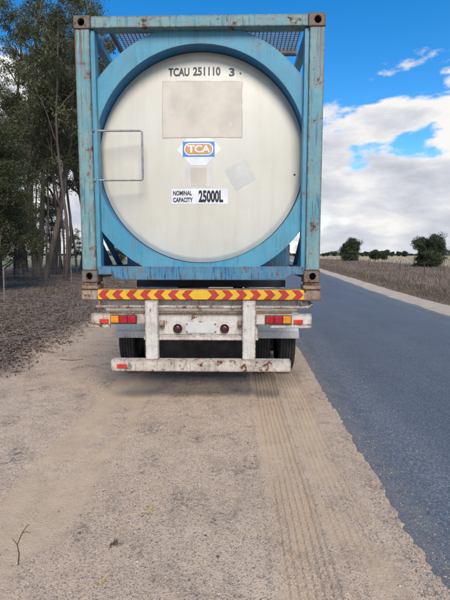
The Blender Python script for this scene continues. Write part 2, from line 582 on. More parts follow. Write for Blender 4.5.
Dr = np.concatenate([np.linspace(-20, 0, 12)[:-1], np.geomspace(0.5, 900, 160)])
cr = np.concatenate([np.linspace(-0.45, 0.8, 12), np.linspace(1.2, ROAD_W + 0.35, 12)])
DD, CC = np.meshgrid(Dr, cr, indexing='ij')
crown = np.where(CC < 0, -0.25 * np.abs(CC), 0) + 0.012 + 0.05 * (1 - ((CC - ROAD_W / 2) / (ROAD_W / 2 + 0.4)) ** 2)
V = np.stack([edge_l(DD) + CC, DD, crown], -1).reshape(-1, 3)
e_att = np.minimum(CC - 0.0, ROAD_W - CC).ravel()
road = link('road', np_mesh('road', V, grid_faces(len(Dr), len(cr)), True, {'edge': e_att}), m_asphalt())
tag(road, kind='structure')

# gravel shoulder with tyre tracks pressed into it
YAW = -1.3
TX, TY = -0.254, 4.447


def local_x(x, y):
    """x across the trailer, following its heading"""
    return x - TX - (y - TY) * math.tan(R(-YAW))


def gravel_e(x, y):
    """metres from the frayed edge of the seal"""
    return edge_l(y) + ragged(y) - x + 0.07 * (fbm(x * 8, y * 8, 3, 95) - 0.5) + 0.04 * (fbm(x * 30, y * 30, 2, 96) - 0.5)


def gravel_h(x, y):
    h = 0.030 + 0.028 * (fbm(x * 0.9, y * 0.6, 3, 2) - 0.5) + 0.012 * (fbm(x * 5, y * 5, 3, 21) - 0.5) + 0.005 * (fbm(x * 24, y * 24, 3, 33) - 0.5)
    lx = local_x(x, y)
    fade = smooth(7.2, 5.6, y)
    tr = np.zeros_like(x)
    for (c, w, amp) in ((0.71, 0.12, 1.0), (1.02, 0.12, 0.55), (-0.73, 0.13, 0.35), (-1.03, 0.13, 0.30)):
        wob = 0.006 * np.sin(y * 2.1 + c * 7) + 0.006 * (fbm(y * 9, y * 0 + c, 2, 8) - 0.5)
        s = lx - c + wob
        inside = smooth(w + 0.03, w - 0.01, np.abs(s))
        zig = 0.006 * (2 * np.abs((y * 19) % 1 - 0.5) - 0.5) + 0.003 * (fbm(y * 2.2, y * 0 + c * 3, 3, 14) - 0.5)
        rib = 0.5 + 0.5 * np.cos((s + zig) * 2 * math.pi / 0.040)
        rib = smooth(0.25, 0.75, rib)
        gate = 0.35 + 0.65 * smooth(0.34, 0.54, fbm(x * 5.0, y * 1.6, 3, 61))
        tr += inside * (-0.011 + 0.0115 * rib * gate * amp)
        tr += 0.013 * np.exp(-((np.abs(s) - w - 0.04) / 0.028) ** 2) * (0.5 + fbm(x * 7, y * 7, 2, 4)) * amp
    e = gravel_e(x, y)
    h = h + tr * (0.35 + 0.65 * fade) * smooth(0.02, 0.16, e)
    # worn edge against the seal and low bank towards the grass
    k = smooth(0.30, 0.03, e)
    h = h * (1 - 0.85 * k) + 0.85 * k * 0.024
    h = np.where(e < 0.02, h - np.clip((0.02 - e) * 0.8, 0, 0.2), h)
    h = h + 0.07 * smooth(-2.6, -3.5, x + 0.25 * (fbm(y * 0.8, y * 0, 3, 40) - 0.5))
    return h


def m_gravel():
    t = NT('sandy_gravel')
    P = t.pos()
    c = t.mix(t.rampf(t.noise(P, 0.8, 5, 0.6), 0.35, 0.68), (0.485, 0.34, 0.22), (0.545, 0.395, 0.265))
    c = t.mix(t.rampf(t.noise(P, 5.0, 6, 0.7), 0.45, 0.68, 0, 0.6), c, (0.33, 0.235, 0.155))
    s1 = t.sepxyz(t.voronoi(P, 165, 'Color'))
    c = t.mix(t.rampf(s1[0], 0.70, 0.95, 0, 0.55), c, (0.62, 0.50, 0.38))
    c = t.mix(t.rampf(s1[1], 0.70, 0.95, 0, 0.75), c, (0.14, 0.105, 0.08))
    s2 = t.sepxyz(t.voronoi(P, 85, 'Color'))
    c = t.mix(t.rampf(s2[0], 0.90, 0.97, 0, 0.55), c, (0.20, 0.185, 0.18))
    dk = t.math('MULTIPLY', t.rampf(t.noise(P, 2.6, 7, 0.72), 0.50, 0.66), t.rampf(t.noise(P, 26, 4, 0.7), 0.42, 0.6))
    c = t.mix(t.math('MULTIPLY', dk, 0.75), c, (0.10, 0.078, 0.062))
    c = t.mix(t.attr('fine'), c, t.mix(t.rampf(t.noise(P, 8, 4), 0.3, 0.7), (0.475, 0.34, 0.21), (0.525, 0.38, 0.245)))
    c = t.mix(t.math('MULTIPLY', t.attr('litter'), t.rampf(t.noise(P, 9, 6, 0.75), 0.25, 0.6, 0.6, 1.0)), c,
              t.mix(t.rampf(t.noise(P, 14, 5, 0.7), 0.35, 0.65), (0.085, 0.065, 0.05), (0.19, 0.15, 0.12)))
    t.set('Base Color', c).set('Roughness', 0.95)
    hb = t.math('ADD', t.math('MULTIPLY', t.voronoi(P, 140), 0.6), t.math('ADD', t.noise(P, 60, 5, 0.75), t.math('MULTIPLY', t.voronoi(P, 70), 0.5)))
    t.bump(hb, 0.5, 0.010)
    return t.m


def gravel_patch(name, ys):
    """columns follow the trailer's heading and are closest where the treads have pressed"""
    la = np.concatenate([np.arange(-4.2, 0.25, 0.017), np.arange(0.25, 0.95, 0.0052)])
    sh = np.clip(ys - TY, -12, 30)[:, None] * math.tan(R(-YAW))
    A = la[None] + sh * smooth(-4.2, -3.2, la)[None]
    x1 = edge_l(ys)[:, None] + 0.35
    B = A[:, -1:] + (x1 - A[:, -1:]) * np.linspace(0, 1, 42)[None, 1:]
    XX = np.concatenate([A, B], 1)
    ncol = XX.shape[1]
    YY = ys[:, None] + np.zeros(ncol)[None]
    H = gravel_h(XX, YY)
    lx = local_x(XX, YY)
    fine = np.zeros_like(H)
    for c in (0.71, 1.02, -0.73, -1.0):
        fine = np.maximum(fine, smooth(0.19, 0.10, np.abs(lx - c + 0.05 * (fbm(XX * 3, YY * 2, 2, 70) - 0.5))) * 0.75)
    fine *= smooth(0.22, 0.5, fbm(XX * 6, YY * 3, 3, 71))
    lit = smooth(-2.75, -3.35, XX + 0.7 * (fbm(XX * 1.5, YY * 1.2, 4, 44) - 0.5))
    V = np.stack([XX, YY, H], -1).reshape(-1, 3)
    return np_mesh(name, V, grid_faces(len(ys), ncol), True, {'fine': fine.ravel(), 'litter': lit.ravel()})


M['gravel'] = m_gravel()
ys = np.concatenate([np.linspace(-6, 0.6, 40)[:-1], np.geomspace(0.6, 9, 420)[:-1], np.geomspace(9, 140, 110)])
tag(link('gravel_shoulder', gravel_patch('gravel_shoulder', ys), M['gravel']), kind='structure')

# ground under the trees, covered in litter
def verge_h(x, y):
    return 0.075 + 0.10 * (fbm(x * 0.5, y * 0.5, 3, 81) - 0.5) + 0.05 * (fbm(x * 2.2, y * 2.2, 3, 82) - 0.5)


def m_verge():
    t = NT('bark_and_leaf_ground')
    P = t.pos()
    c = t.mix(t.rampf(t.noise(P, 1.1, 6, 0.65), 0.35, 0.65), (0.115, 0.075, 0.048), (0.19, 0.13, 0.085))
    c = t.mix(t.rampf(t.noise(P, 16, 6, 0.75), 0.42, 0.68, 0, 0.8), c, (0.06, 0.044, 0.034))
    c = t.mix(t.rampf(t.sepxyz(t.voronoi(P, 30, 'Color'))[0], 0.78, 0.95, 0, 0.5), c, (0.27, 0.22, 0.175))
    t.set('Base Color', c).set('Roughness', 0.95)
    t.bump(t.noise(P, 22, 6, 0.75), 0.8, 0.03)
    return t.m


yv = np.concatenate([np.linspace(-6, 2, 10)[:-1], np.geomspace(2, 75, 150)])
xv = -4.1 - np.concatenate([np.linspace(0, 8, 70)[:-1], np.geomspace(8, 40, 30)])[::-1]
YY, XX = np.meshgrid(yv, xv, indexing='ij')
H = verge_h(XX, YY) - 0.13 * smooth(-36, -44, XX) - 0.13 * smooth(66, 74, YY)
tag(link('verge', np_mesh('verge', np.stack([XX, YY, H], -1).reshape(-1, 3), grid_faces(len(yv), len(xv)), True), m_verge()), kind='structure')

# far sandy shoulder across the road
def m_sand():
    t = NT('pale_sand_shoulder')
    P = t.pos()
    c = t.mix(t.rampf(t.noise(P, 2.2, 6, 0.65), 0.35, 0.65), (0.50, 0.40, 0.29), (0.40, 0.31, 0.22))
    c = t.mix(t.rampf(t.noise(P, 30, 4, 0.7), 0.55, 0.75, 0, 0.5), c, (0.22, 0.17, 0.12))
    t.set('Base Color', c).set('Roughness', 0.95)
    t.bump(t.noise(P, 40, 5, 0.7), 0.6, 0.015)
    return t.m


ys2 = np.concatenate([np.linspace(-10, 4, 20)[:-1], np.geomspace(4, 500, 200)])
uu = np.linspace(-0.3, 1.9, 26)
YY, UU = np.meshgrid(ys2, uu, indexing='ij')
wv = 0.25 * (fbm(YY * 0.7, UU * 0, 3, 77) - 0.5)
H = 0.0 + 0.035 * smooth(-0.1, 0.25, UU + wv) + 0.03 * (fbm(UU * 3, YY * 2, 3, 15) - 0.5) - 0.11 * smooth(0.95, 1.5, UU + wv)
V = np.stack([edge_l(YY) + ROAD_W + UU, YY, H], -1).reshape(-1, 3)
tag(link('sand_shoulder', np_mesh('sand_shoulder', V, grid_faces(len(ys2), len(uu)), True), m_sand()), kind='structure')

# ------------------------------------------------------------------ tank container
TK = empty('tank_container', (TX, TY, 0), R(YAW))
tag(TK, 'blue framed tank container with cream tank end, loaded on the white trailer', 'tank container')
Z0, HH, W2, LEN = 1.3185, 2.591, 1.219, 6.058
Z1 = Z0 + HH
RC = 2.595          # height of the tank axis


def corner_post(sx, y0, y1):
    m = MB()
    a, b = 1.219 * sx, 1.075 * sx
    m.box(min(a, b), max(a, b), y0, y1, Z0 + 0.121, Z1 - 0.121)
    return m


def casting(sx, y0, zz):
    m = MB()
    x0, x1 = sorted((1.222 * sx, 1.062 * sx)); cx = (x0 + x1) / 2 + 0.006 * sx
    y1 = y0 + 0.178
    z0, z1 = zz, zz + 0.118
    hz, hw, hh = (z0 + z1) / 2, 0.034, 0.037
    # front plate with an oval hole, box behind
    n = 24
    outer, inner = [], []
    for k in range(n):
        a = 2 * math.pi * k / n
        c, s = math.cos(a), math.sin(a)
        inner.append((cx + hw * c, hz + hh * s))
        q = 1.0 / max(abs(c) / ((x1 - x0) / 2), abs(s) / ((z1 - z0) / 2))
        outer.append((min(max((x0 + x1) / 2 + q * c, x0), x1), min(max(hz + q * s, z0), z1)))
    for idx in range(4):   # snap corners
        tx, tz = (x1 if idx in (0, 3) else x0), (z1 if idx in (0, 1) else z0)
        j = min(range(n), key=lambda i: (outer[i][0] - tx) ** 2 + (outer[i][1] - tz) ** 2)
        outer[j] = (tx, tz)
    V = [(x, y0, z) for x, z in outer] + [(x, y0, z) for x, z in inner] + [(x, y0 + 0.03, z) for x, z in inner]
    F = []
    for k in range(n):
        k2 = (k + 1) % n
        F.append((k, k2, n + k2, n + k)); F.append((n + k, n + k2, 2 * n + k2, 2 * n + k))
    m.add(V, F)
    m.box(x0, x1, y0 + 0.001, y0 + 0.0011, z1 - 0.0101, z1) if False else None
    # shell behind the plate: four walls and a back
    V = [(x0, y0, z0), (x1, y0, z0), (x1, y0, z1), (x0, y0, z1), (x0, y1, z0), (x1, y1, z0), (x1, y1, z1), (x0, y1, z1)]
    m.add(V, [(0, 1, 5, 4), (1, 2, 6, 5), (2, 3, 7, 6), (3, 0, 4, 7), (4, 5, 6, 7)])
    return m


for sx in (-1, 1):
    for (y0, y1) in ((0.0, 0.15), (LEN - 0.15, LEN)):
        corner_post(sx, y0 + 0.004, y1 - 0.004).build('corner_post', M['frame_teal'], TK, 0.006)
        MB().box(*sorted((1.0745 * sx, 1.03 * sx)), y0 + 0.03, y1 - 0.014, Z0 + 0.121, Z1 - 0.121).build('post_flange', M['ring_blue'], TK, 0.004)
    for y0 in (-0.003, LEN - 0.175):
        for zz in (Z0, Z1 - 0.118):
            casting(sx, y0, zz).build('corner_casting', M['casting'], TK)


def end_beams(yf, d):
    a, b = sorted((yf, yf + d * 0.12))
    MB().box(-1.058, 1.058, a, b, Z1 - 0.112, Z1 - 0.004).build('top_beam', M['frame_teal'], TK, 0.006)
    z0, z1 = Z0 + 0.02, Z0 + 0.158
    pts = [(-1.06, z0 + 0.055), (-0.93, z0 + 0.055), (-0.86, z0), (0.86, z0), (0.93, z0 + 0.055), (1.06, z0 + 0.055), (1.06, z1), (-1.06, z1)]
    MB().prism_y(pts, a + 0.002, b).build('bottom_beam', M['frame_blue'], TK, 0.005)


end_beams(0.006, 1)
end_beams(LEN - 0.006, -1)

RI, RO = 1.085, 1.275


def ring(yf, d):
    """flat end plate of the skirt, cut off where it meets posts and beams, with the skirt behind it"""
    n = 128
    zc = RC
    V, F = [], []
    for k in range(n):
        a = 2 * math.pi * k / n
        c, s = math.cos(a), math.sin(a)
        ro = RO
        if abs(c) > 1e-6: ro = min(ro, 1.066 / abs(c))
        if s > 1e-6: ro = min(ro, (Z1 - 0.03 - zc) / s)
        if s < -1e-6: ro = min(ro, (zc - (Z0 + 0.06)) / -s)
        ro = max(ro, RI + 0.004) if abs(c) < 0.97 else max(ro, 1.0)
        ri = min(RI, ro - 0.003)
        for (r, y) in ((ro, yf + 0.012 * d), (ro, yf), (ri, yf), (ri, yf + 0.012 * d)):
            V.append((r * c, y, zc + r * s))
    for k in range(n):
        k2 = (k + 1) % n
        for j in range(3):
            F.append((4 * k + j, 4 * k2 + j, 4 * k2 + j + 1, 4 * k + j + 1))
    m = MB(); m.add(V, F)
    o = m.build('end_ring', M['ring_blue'], TK, 0, 40)
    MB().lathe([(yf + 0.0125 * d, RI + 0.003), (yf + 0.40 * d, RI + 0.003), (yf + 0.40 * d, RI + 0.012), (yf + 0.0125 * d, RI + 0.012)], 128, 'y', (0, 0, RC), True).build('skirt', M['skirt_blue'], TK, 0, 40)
    return o


ring(0.085, 1)
ring(LEN - 0.085, -1)

# dished tank end and shell
RCROWN, APEX, RT = 7.0, 0.165, 1.082


def dish(r):
    r = np.asarray(r, float)
    return APEX + RCROWN - np.sqrt(RCROWN ** 2 - np.minimum(r, 1.05) ** 2) + 0.9 * np.clip(r - 1.03, 0, 1) ** 1.35 * 1.4


def head_mesh(front=True):
    rs = np.concatenate([np.linspace(0.0, 0.98, 26)[1:], np.linspace(0.99, RT, 9)])
    prof = [(float(dish(r)) if front else LEN - float(dish(r)), float(r)) for r in rs]
    m = MB(); m.lathe(prof, 128, 'y', (0, 0, RC))
    m.add([(rs[0] * math.cos(2 * math.pi * k / 128), prof[0][0], RC + rs[0] * math.sin(2 * math.pi * k / 128)) for k in range(128)], [tuple(range(128))])
    return m


HEAD = head_mesh(True).build('tank_head', M['tank'], TK, 0, 50)
head_mesh(False).build('tank_head', M['tank'], TK, 0, 50)
yE = float(dish(RT))
MB().lathe([(yE, RT), (LEN - yE, RT)], 96, 'y', (0, 0, RC)).build('tank_shell', M['tank'], TK, 0, 50)

# rails along the sides, saddles, walkway
for sx in (-1, 1):
    MB().box(*sorted((1.04 * sx, 1.115 * sx)), 0.152, LEN - 0.152, 3.735, 3.805).build('top_rail', M['ring_blue'], TK, 0.006)
    MB().box(*sorted((1.08 * sx, 1.20 * sx)), 0.178, LEN - 0.178, Z0 + 0.03, Z0 + 0.15).build('bottom_rail', M['frame_blue'], TK, 0.006)
    for (ya, yb) in ((0.16, 1.25), (LEN - 0.16, LEN - 1.25)):
        m = MB()
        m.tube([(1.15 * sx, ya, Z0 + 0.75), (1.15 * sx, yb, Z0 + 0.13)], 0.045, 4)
        m.build('side_brace', M['skirt_blue'], TK)  # deeper blue puts the shade of the corner opening into the colour
    for ym in (1.35, LEN - 1.35):
        m = MB()
        m.prism_y([(0.25, Z0 + 0.06), (1.08, Z0 + 0.06), (1.08, Z0 + 0.42), (0.62, RC - 0.99)] if sx > 0 else
                  [(-0.62, RC - 0.99), (-1.08, Z0 + 0.42), (-1.08, Z0 + 0.06), (-0.25, Z0 + 0.06)], ym - 0.02, ym + 0.02)
        m.build('saddle', M['frame_blue'], TK)

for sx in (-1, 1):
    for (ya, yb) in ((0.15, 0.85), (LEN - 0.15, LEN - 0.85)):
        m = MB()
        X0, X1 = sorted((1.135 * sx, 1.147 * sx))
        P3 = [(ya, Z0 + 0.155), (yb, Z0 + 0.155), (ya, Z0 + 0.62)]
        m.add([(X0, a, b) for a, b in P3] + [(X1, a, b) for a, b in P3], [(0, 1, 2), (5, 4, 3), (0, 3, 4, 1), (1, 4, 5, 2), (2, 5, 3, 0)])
        m.build('corner_gusset', M['skirt_blue'], TK)  # plates in the deeper blue too, shade of the opening painted in

WZ = 3.845
m = MB()
xa, xb, ya, yb = -0.86, 1.03, 0.16, 0.66
for k in range(11):                       # lengthwise strands of the open mesh
    y = ya + 0.03 + (yb - ya - 0.06) * k / 10
    m.box(xa, xb, y - 0.004, y + 0.004, WZ, WZ + 0.010)
for k in range(46):
    x = xa + (xb - xa) * (k + 0.5) / 46
    m.box(x - 0.0035, x + 0.0035, ya + 0.02, yb - 0.02, WZ + 0.002, WZ + 0.008)
m.build('walkway_grating', M['grate'], TK)
m = MB()
m.box(xa - 0.03, xb + 0.01, yb, yb + 0.04, WZ - 0.03, WZ + 0.03)
m.box(xa - 0.03, xb + 0.01, ya - 0.03, ya + 0.005, WZ - 0.01, WZ + 0.03)
m.box(xa - 0.06, xa - 0.03, ya - 0.03, yb + 0.04, WZ - 0.03, WZ + 0.03)
m.build('walkway_frame', M['grate'], TK)

# square wire holder hung from the left post
dx0, dx1, dz0, dz1, dyy = -1.085, -0.582, 2.352, 2.838, 0.045


def round_rect(x0, x1, z0, z1, r, y):
    pts = []
    for (cx, cz, a0) in ((x1 - r, z1 - r, 0), (x0 + r, z1 - r, 90), (x0 + r, z0 + r, 180), (x1 - r, z0 + r, 270)):
        for k in range(5):
            a = R(a0 + 22.5 * k)
            pts.append((cx + r * math.cos(a), y, cz + r * math.sin(a)))
    pts.append(pts[0])
    return pts


DF = MB().tube(round_rect(dx0, dx1, dz0, dz1, 0.02, dyy), 0.0105, 8).build('wire_holder', M['galv'], TK, 0, 50)
m = MB()
m.tube([(dx0 + 0.035, dyy + 0.012, dz0 - 0.012), (dx0 + 0.035, dyy + 0.012, dz1 + 0.012)], 0.009, 8)
m.build('hinge_rod', M['galv'], DF, 0, 50)
for zz in (dz0, dz1):
    MB().box(-1.11, -1.055, 0.02, 0.085, zz - 0.014, zz + 0.014).build('hinge_lug', M['frame_teal'], DF, 0.003)


# ---- markings on the dished end
def on_head(P2, lift):
    """(x, z relative to tank axis) points -> 3-D points just off the head"""
    P2 = np.asarray(P2, float)
    r = np.hypot(P2[:, 0], P2[:, 1])
    return np.stack([P2[:, 0], dish(r) - lift, P2[:, 1] + RC], -1)


def patch(name, poly, mat, lift, parent=HEAD, jag=0.0):
    """filled polygon wrapped on the head, fine enough to follow it"""
    if jag:
        out = []
        for i, p in enumerate(poly):
            q = poly[(i + 1) % len(poly)]
            for k in range(14):
                f = k / 14
                out.append((p[0] + (q[0] - p[0]) * f + random.uniform(-jag, jag), p[1] + (q[1] - p[1]) * f + random.uniform(-jag, jag)))
        poly = out
    bm = bmesh.new()
    vs_ = [bm.verts.new((x, 0, z)) for x, z in poly]
    bm.faces.new(vs_)
    bmesh.ops.triangulate(bm, faces=bm.faces)
    bmesh.ops.subdivide_edges(bm, edges=bm.edges, cuts=1 if jag else 3, use_grid_fill=True)
    co = on_head([(v.co.x, v.co.z) for v in bm.verts], lift)
    for v, c in zip(bm.verts, co): v.co = c
    bmesh.ops.recalc_face_normals(bm, faces=bm.faces)
    me = bpy.data.meshes.new(name); bm.to_mesh(me); bm.free()
    return link(name, me, mat, parent)


def rectp(x0, x1, z0, z1, r=0.0, n=6):
    if r <= 0:
        return [(x0, z0), (x1, z0), (x1, z1), (x0, z1)]
    out = []
    for (cx, cz, a0) in ((x1 - r, z1 - r, 0), (x0 + r, z1 - r, 90), (x0 + r, z0 + r, 180), (x1 - r, z0 + r, 270)):
        for k in range(n + 1):
            a = R(a0 + 90 * k / n); out.append((cx + r * math.cos(a), cz + r * math.sin(a)))
    return out


def lettering(name, s, x0, x1, z0, z1, mat, lift, bold=0.018, tilt=0.0, space=1.0):
    cu = bpy.data.curves.new(name, 'FONT')
    cu.body = s; cu.size = 1.0; cu.offset = bold; cu.resolution_u = 4; cu.space_character = space
    tmp = bpy.data.objects.new(name, cu); COL.objects.link(tmp)
    dg = bpy.context.evaluated_depsgraph_get()
    me0 = bpy.data.meshes.new_from_object(tmp.evaluated_get(dg))
    bpy.data.objects.remove(tmp); bpy.data.curves.remove(cu)
    co = np.zeros(len(me0.vertices) * 3, np.float32); me0.vertices.foreach_get('co', co); co = co.reshape(-1, 3)
    mn, mx = co.min(0), co.max(0)
    u = (co[:, 0] - mn[0]) / (mx[0] - mn[0]); v = (co[:, 1] - mn[1]) / (mx[1] - mn[1])
    x = x0 + u * (x1 - x0); z = z0 + v * (z1 - z0) + tilt * (u - 0.5)
    c3 = on_head(np.stack([x, z], -1), lift).astype(np.float32)
    me0.vertices.foreach_set('co', c3.ravel()); me0.update()
    bm = bmesh.new(); bm.from_mesh(me0)
    bm.normal_update()
    for f in bm.faces:
        if f.normal.y > 0: f.normal_flip()
    bm.to_mesh(me0); bm.free()
    me0.name = name; me0.materials.clear()
    return link(name, me0, mat, HEAD)


def px_head(px, py, lift=0.0):
    """photo pixel -> (x, z) on the tank end (plane through the end, about 0.1 m in)"""
    p = R(6.0); f = 433.0
    u = (px - 225) / f; v = (300 - py) / f
    d = np.array([u, math.cos(p) + v * math.sin(p), -math.sin(p) + v * math.cos(p)])
    o = np.array([0, 0, CAM_H])
    ca, sa = math.cos(R(-YAW)), math.sin(R(-YAW))
    yl = 0.10
    for _ in range(6):
        # local frame: x' = ca*dx - sa*dy ; y' = sa*dx + ca*dy
        k = (yl - (sa * (o[0] - TX) + ca * (o[1] - TY))) / (sa * d[0] + ca * d[1])
        q = o + k * d
        xl = ca * (q[0] - TX) - sa * (q[1] - TY); zl = q[2] - RC
        yl = float(dish(math.hypot(xl, zl)))
    return xl, zl


def pr(x0, y0, x1, y1):
    a = px_head(x0, y1); b = px_head(x1, y0); c = px_head(x0, y0); d = px_head(x1, y1)
    return (a[0] + c[0]) / 2, (b[0] + d[0]) / 2, (a[1] + d[1]) / 2, (b[1] + c[1]) / 2


x0, x1, z0, z1 = pr(163, 82, 241.6, 137.5)
patch('panel_border', rectp(x0 - 0.006, x1 + 0.006, z0 - 0.006, z1 + 0.006), M['panel_edge'], 0.0015, HEAD, 0.004)
patch('faded_panel', rectp(x0, x1, z0, z1), M['panel_beige'], 0.003)
x0, x1, z0, z1 = pr(168.5, 68, 189.5, 76.4)
lettering('owner_code', 'TCAU', x0, x1, z0, z1, M['ink'], 0.002, 0.035)
x0, x1, z0, z1 = pr(193, 67, 220.5, 75.8)
lettering('serial_number', '251110', x0, x1, z0, z1, M['ink'], 0.002, 0.035)
x0, x1, z0, z1 = pr(229, 68, 234.6, 76.4)
lettering('check_digit', '3', x0, x1, z0, z1, M['ink'], 0.002, 0.035)
poly = [px_head(*q) for q in ((176.5, 150), (187, 138.6), (212, 138.6), (221.5, 149), (206, 165.5), (191, 165.5))]
patch('white_sticker', poly, M['sticker'], 0.0015)
x0, x1, z0, z1 = pr(182.8, 141.6, 214.6, 156.8)
patch('logo_background', rectp(x0, x1, z0, z1), M['logo_blue'], 0.003)
g = 0.014
patch('logo_outline', rectp(x0 + g, x1 - g, z0 + g, z1 - g, (z1 - z0) / 2 - g - 0.006), M['sticker'], 0.0045)
g = 0.026
patch('logo_oval', rectp(x0 + g, x1 - g, z0 + g, z1 - g, (z1 - z0) / 2 - g - 0.006), M['logo_orange'], 0.006)
x0, x1, z0, z1 = pr(187.6, 145.3, 210.5, 152.8)
lettering('logo_lettering', 'TCA', x0, x1, z0, z1, M['sticker'], 0.0075, 0.03, 0, 0.92)
x0, x1, z0, z1 = pr(185, 167, 212.5, 187)
patch('pale_residue', rectp(x0, x1, z0, z1), M['sticker'], 0.001).data.materials[0] = M['residue2']
x0, x1, z0, z1 = pr(191, 168, 206.5, 186)
patch('tan_residue', rectp(x0, x1, z0, z1), M['panel_beige'], 0.0025, HEAD, 0.004)
poly = [px_head(*q) for q in ((224.5, 170.5), (245, 157.5), (255.8, 178.5), (236.5, 191))]
patch('diamond_residue', poly, M['residue'], 0.0015, HEAD, 0.006)
x0, x1, z0, z1 = pr(171.5, 188.8, 227.8, 204)
patch('capacity_label', rectp(x0, x1, z0, z1), M['sticker'], 0.0015)
x0, x1, z0, z1 = pr(173.2, 190.8, 192.0, 195.4)
lettering('capacity_word', 'NOMINAL', x0, x1, z0, z1, M['ink'], 0.0035, 0.03)
x0, x1, z0, z1 = pr(173.2, 197.6, 192.8, 202.2)
lettering('capacity_word', 'CAPACITY', x0, x1, z0, z1, M['ink'], 0.0035, 0.03)
x0, x1, z0, z1 = pr(198.6, 190.2, 223.2, 202.4)
lettering('capacity_figure', '25000L', x0, x1, z0, z1, M['ink'], 0.0035, 0.04)
for (bx, by) in ((294.5, 174.8), (240.5, 73.5)):
    cx, cz = px_head(bx, by)
    patch('paint_chip', [(cx + 0.011 * math.cos(a), cz + 0.011 * math.sin(a)) for a in np.linspace(0, 2 * math.pi, 9)[:-1]], M['ink'], 0.0015)

# ------------------------------------------------------------------ semi-trailer
TR = empty('semi_trailer', (TX, TY, 0), R(YAW))
tag(TR, 'rusty white skeletal semi-trailer with chevron strip and low bumper, carrying the tank container', 'trailer')
for sx in (-1, 1):
    m = MB()
    c = 0.40 * sx
    m.box(c - 0.07, c + 0.07, 0.21, 7.3, 1.085, 1.115); m.box(c - 0.07, c + 0.07, 0.21, 7.3, 0.74, 0.765)
    m.box(c - 0.008, c + 0.008, 0.212, 7.298, 0.766, 1.084)
    m.build('chassis_rail', M['chassis'], TR)
BO = MB().box(-1.24, 1.24, 0.012, 0.20, 1.128, 1.243).build('rear_bolster', M['rusty'], TR, 0.008)
MB().box(-1.24, 1.24, 5.86, 6.05, 1.128, 1.243).build('front_bolster', M['rusty'], TR, 0.008)
for yy in (2.0, 3.6, 5.0):
    MB().box(-1.1, 1.1, yy - 0.05, yy + 0.05, 1.12, 1.22).build('cross_member', M['chassis'], TR, 0.004)
for sx in (-1, 1):
    for yy in (0.0, 5.88):
        m = MB()
        m.box(*sorted((1.055 * sx, 1.236 * sx)), yy - 0.004, yy + 0.175, 1.2435, 1.285)
        m.box(*sorted((1.075 * sx, 1.215 * sx)), yy + 0.01, yy + 0.165, 1.2855, 1.3183)
        m.build('twist_lock', M['rusty'], TR, 0.005)

# chevron strip: yellow board with red chevrons pointing outwards from the middle
cz0, cz1 = 1.138, 1.236
CH = MB().box(-1.065, 1.065, 0.004, 0.0115, cz0, cz1).build('chevron_board', M['yellow'], TR)
P_, Wd, K = 0.1445, 0.072, 0.046
zc = (cz0 + cz1) / 2
for s in (-1, 1):
    i = 0
    while True:
        xa = 0.075 + i * P_
        if xa + K > 1.06: break
        w = min(Wd, 1.063 - K - xa)
        if i == 6 or w > 0.02:
            pts = [(xa, cz0 + 0.002), (xa + w, cz0 + 0.002), (xa + w + K, zc), (xa + w, cz1 - 0.002), (xa, cz1 - 0.002), (xa + K, zc)]
            if s < 0: pts = [(-x, z) for x, z in pts][::-1]
            MB().prism_y(pts, 0.0005, 0.0039).build('red_chevron', M['red'], CH)
        i += 1

# white cross panel behind, pipes below the bolster
MB().box(-1.02, 1.02, 0.10, 0.115, 0.99, 1.126).build('upper_panel', M['white_trailer'], TR, 0.003)
MB().box(-0.60, 0.60, 0.075, 0.09, 0.752, 0.986).build('rear_panel', M['white_trailer'], TR, 0.003)
MB().box(-0.60, 0.60, 0.02, 0.091, 0.706, 0.750).build('panel_lip', M['white_trailer'], TR, 0.004)
m = MB()
m.tube([(-1.10, 0.055, 1.055), (-1.07, 0.03, 1.055), (-0.4, 0.028, 1.057), (0.4, 0.028, 1.055), (1.06, 0.03, 1.053), (1.12, 0.032, 1.056), (1.15, 0.045, 1.068), (1.155, 0.07, 1.085), (1.13, 0.09, 1.10), (1.06, 0.09, 1.115)], 0.0165, 10)
m.build('pipe_rail', M['bumper_white'], TR, 0, 60)
m = MB(); m.tube([(-0.95, 0.055, 0.992), (0.95, 0.055, 0.990)], 0.010, 8); m.build('thin_pipe', M['rusty'], TR, 0, 60)
for xx in (-1.06, 0.0, 1.04):
    MB().box(xx - 0.012, xx + 0.012, 0.018, 0.05, 1.06, 1.128).build('pipe_hanger', M['rusty'], TR, 0.002)

# light brackets
for sx in (-1, 1):
    m = MB()
    def sb(a, b, *r): m.box(*sorted((a * sx, b * sx)), *r)
    sb(0.575, 1.155, 0.030, 0.042, 0.872, 0.982)
    sb(0.575, 1.155, 0.0425, 0.10, 0.968, 0.982)
    sb(0.95 if sx < 0 else 0.72, 1.155, 0.015, 0.042, 0.838, 0.870)
    LB = m.build('light_bracket', M['bumper_white'] if sx < 0 else M['white_trailer'], TR, 0.003)
    mb2 = MB(); mb2.box(*sorted((0.670 * sx, 0.945 * sx)), 0.004, 0.0295, 0.886, 0.972)
    mb2.build('lamp_housing', M['chassis'], LB, 0.003)
    for (a, b, mt) in ((0.676, 0.760, 'lens_red'), (0.765, 0.849, 'lens_red'), (0.854, 0.938, 'lens_amber')):
        q = MB(); q.box(*sorted((a * sx, b * sx)), -0.012, 0.0035, 0.891, 0.967)
        q.build('amber_lamp' if mt == 'lens_amber' else 'red_lamp', M[mt], LB, 0.008, None, 3)
    q = MB(); q.box(*sorted((0.968 * sx, 1.062 * sx)), 0.018, 0.0295, 0.882, 0.928)
    q.build('reflector', M['reflector'], LB, 0.003)
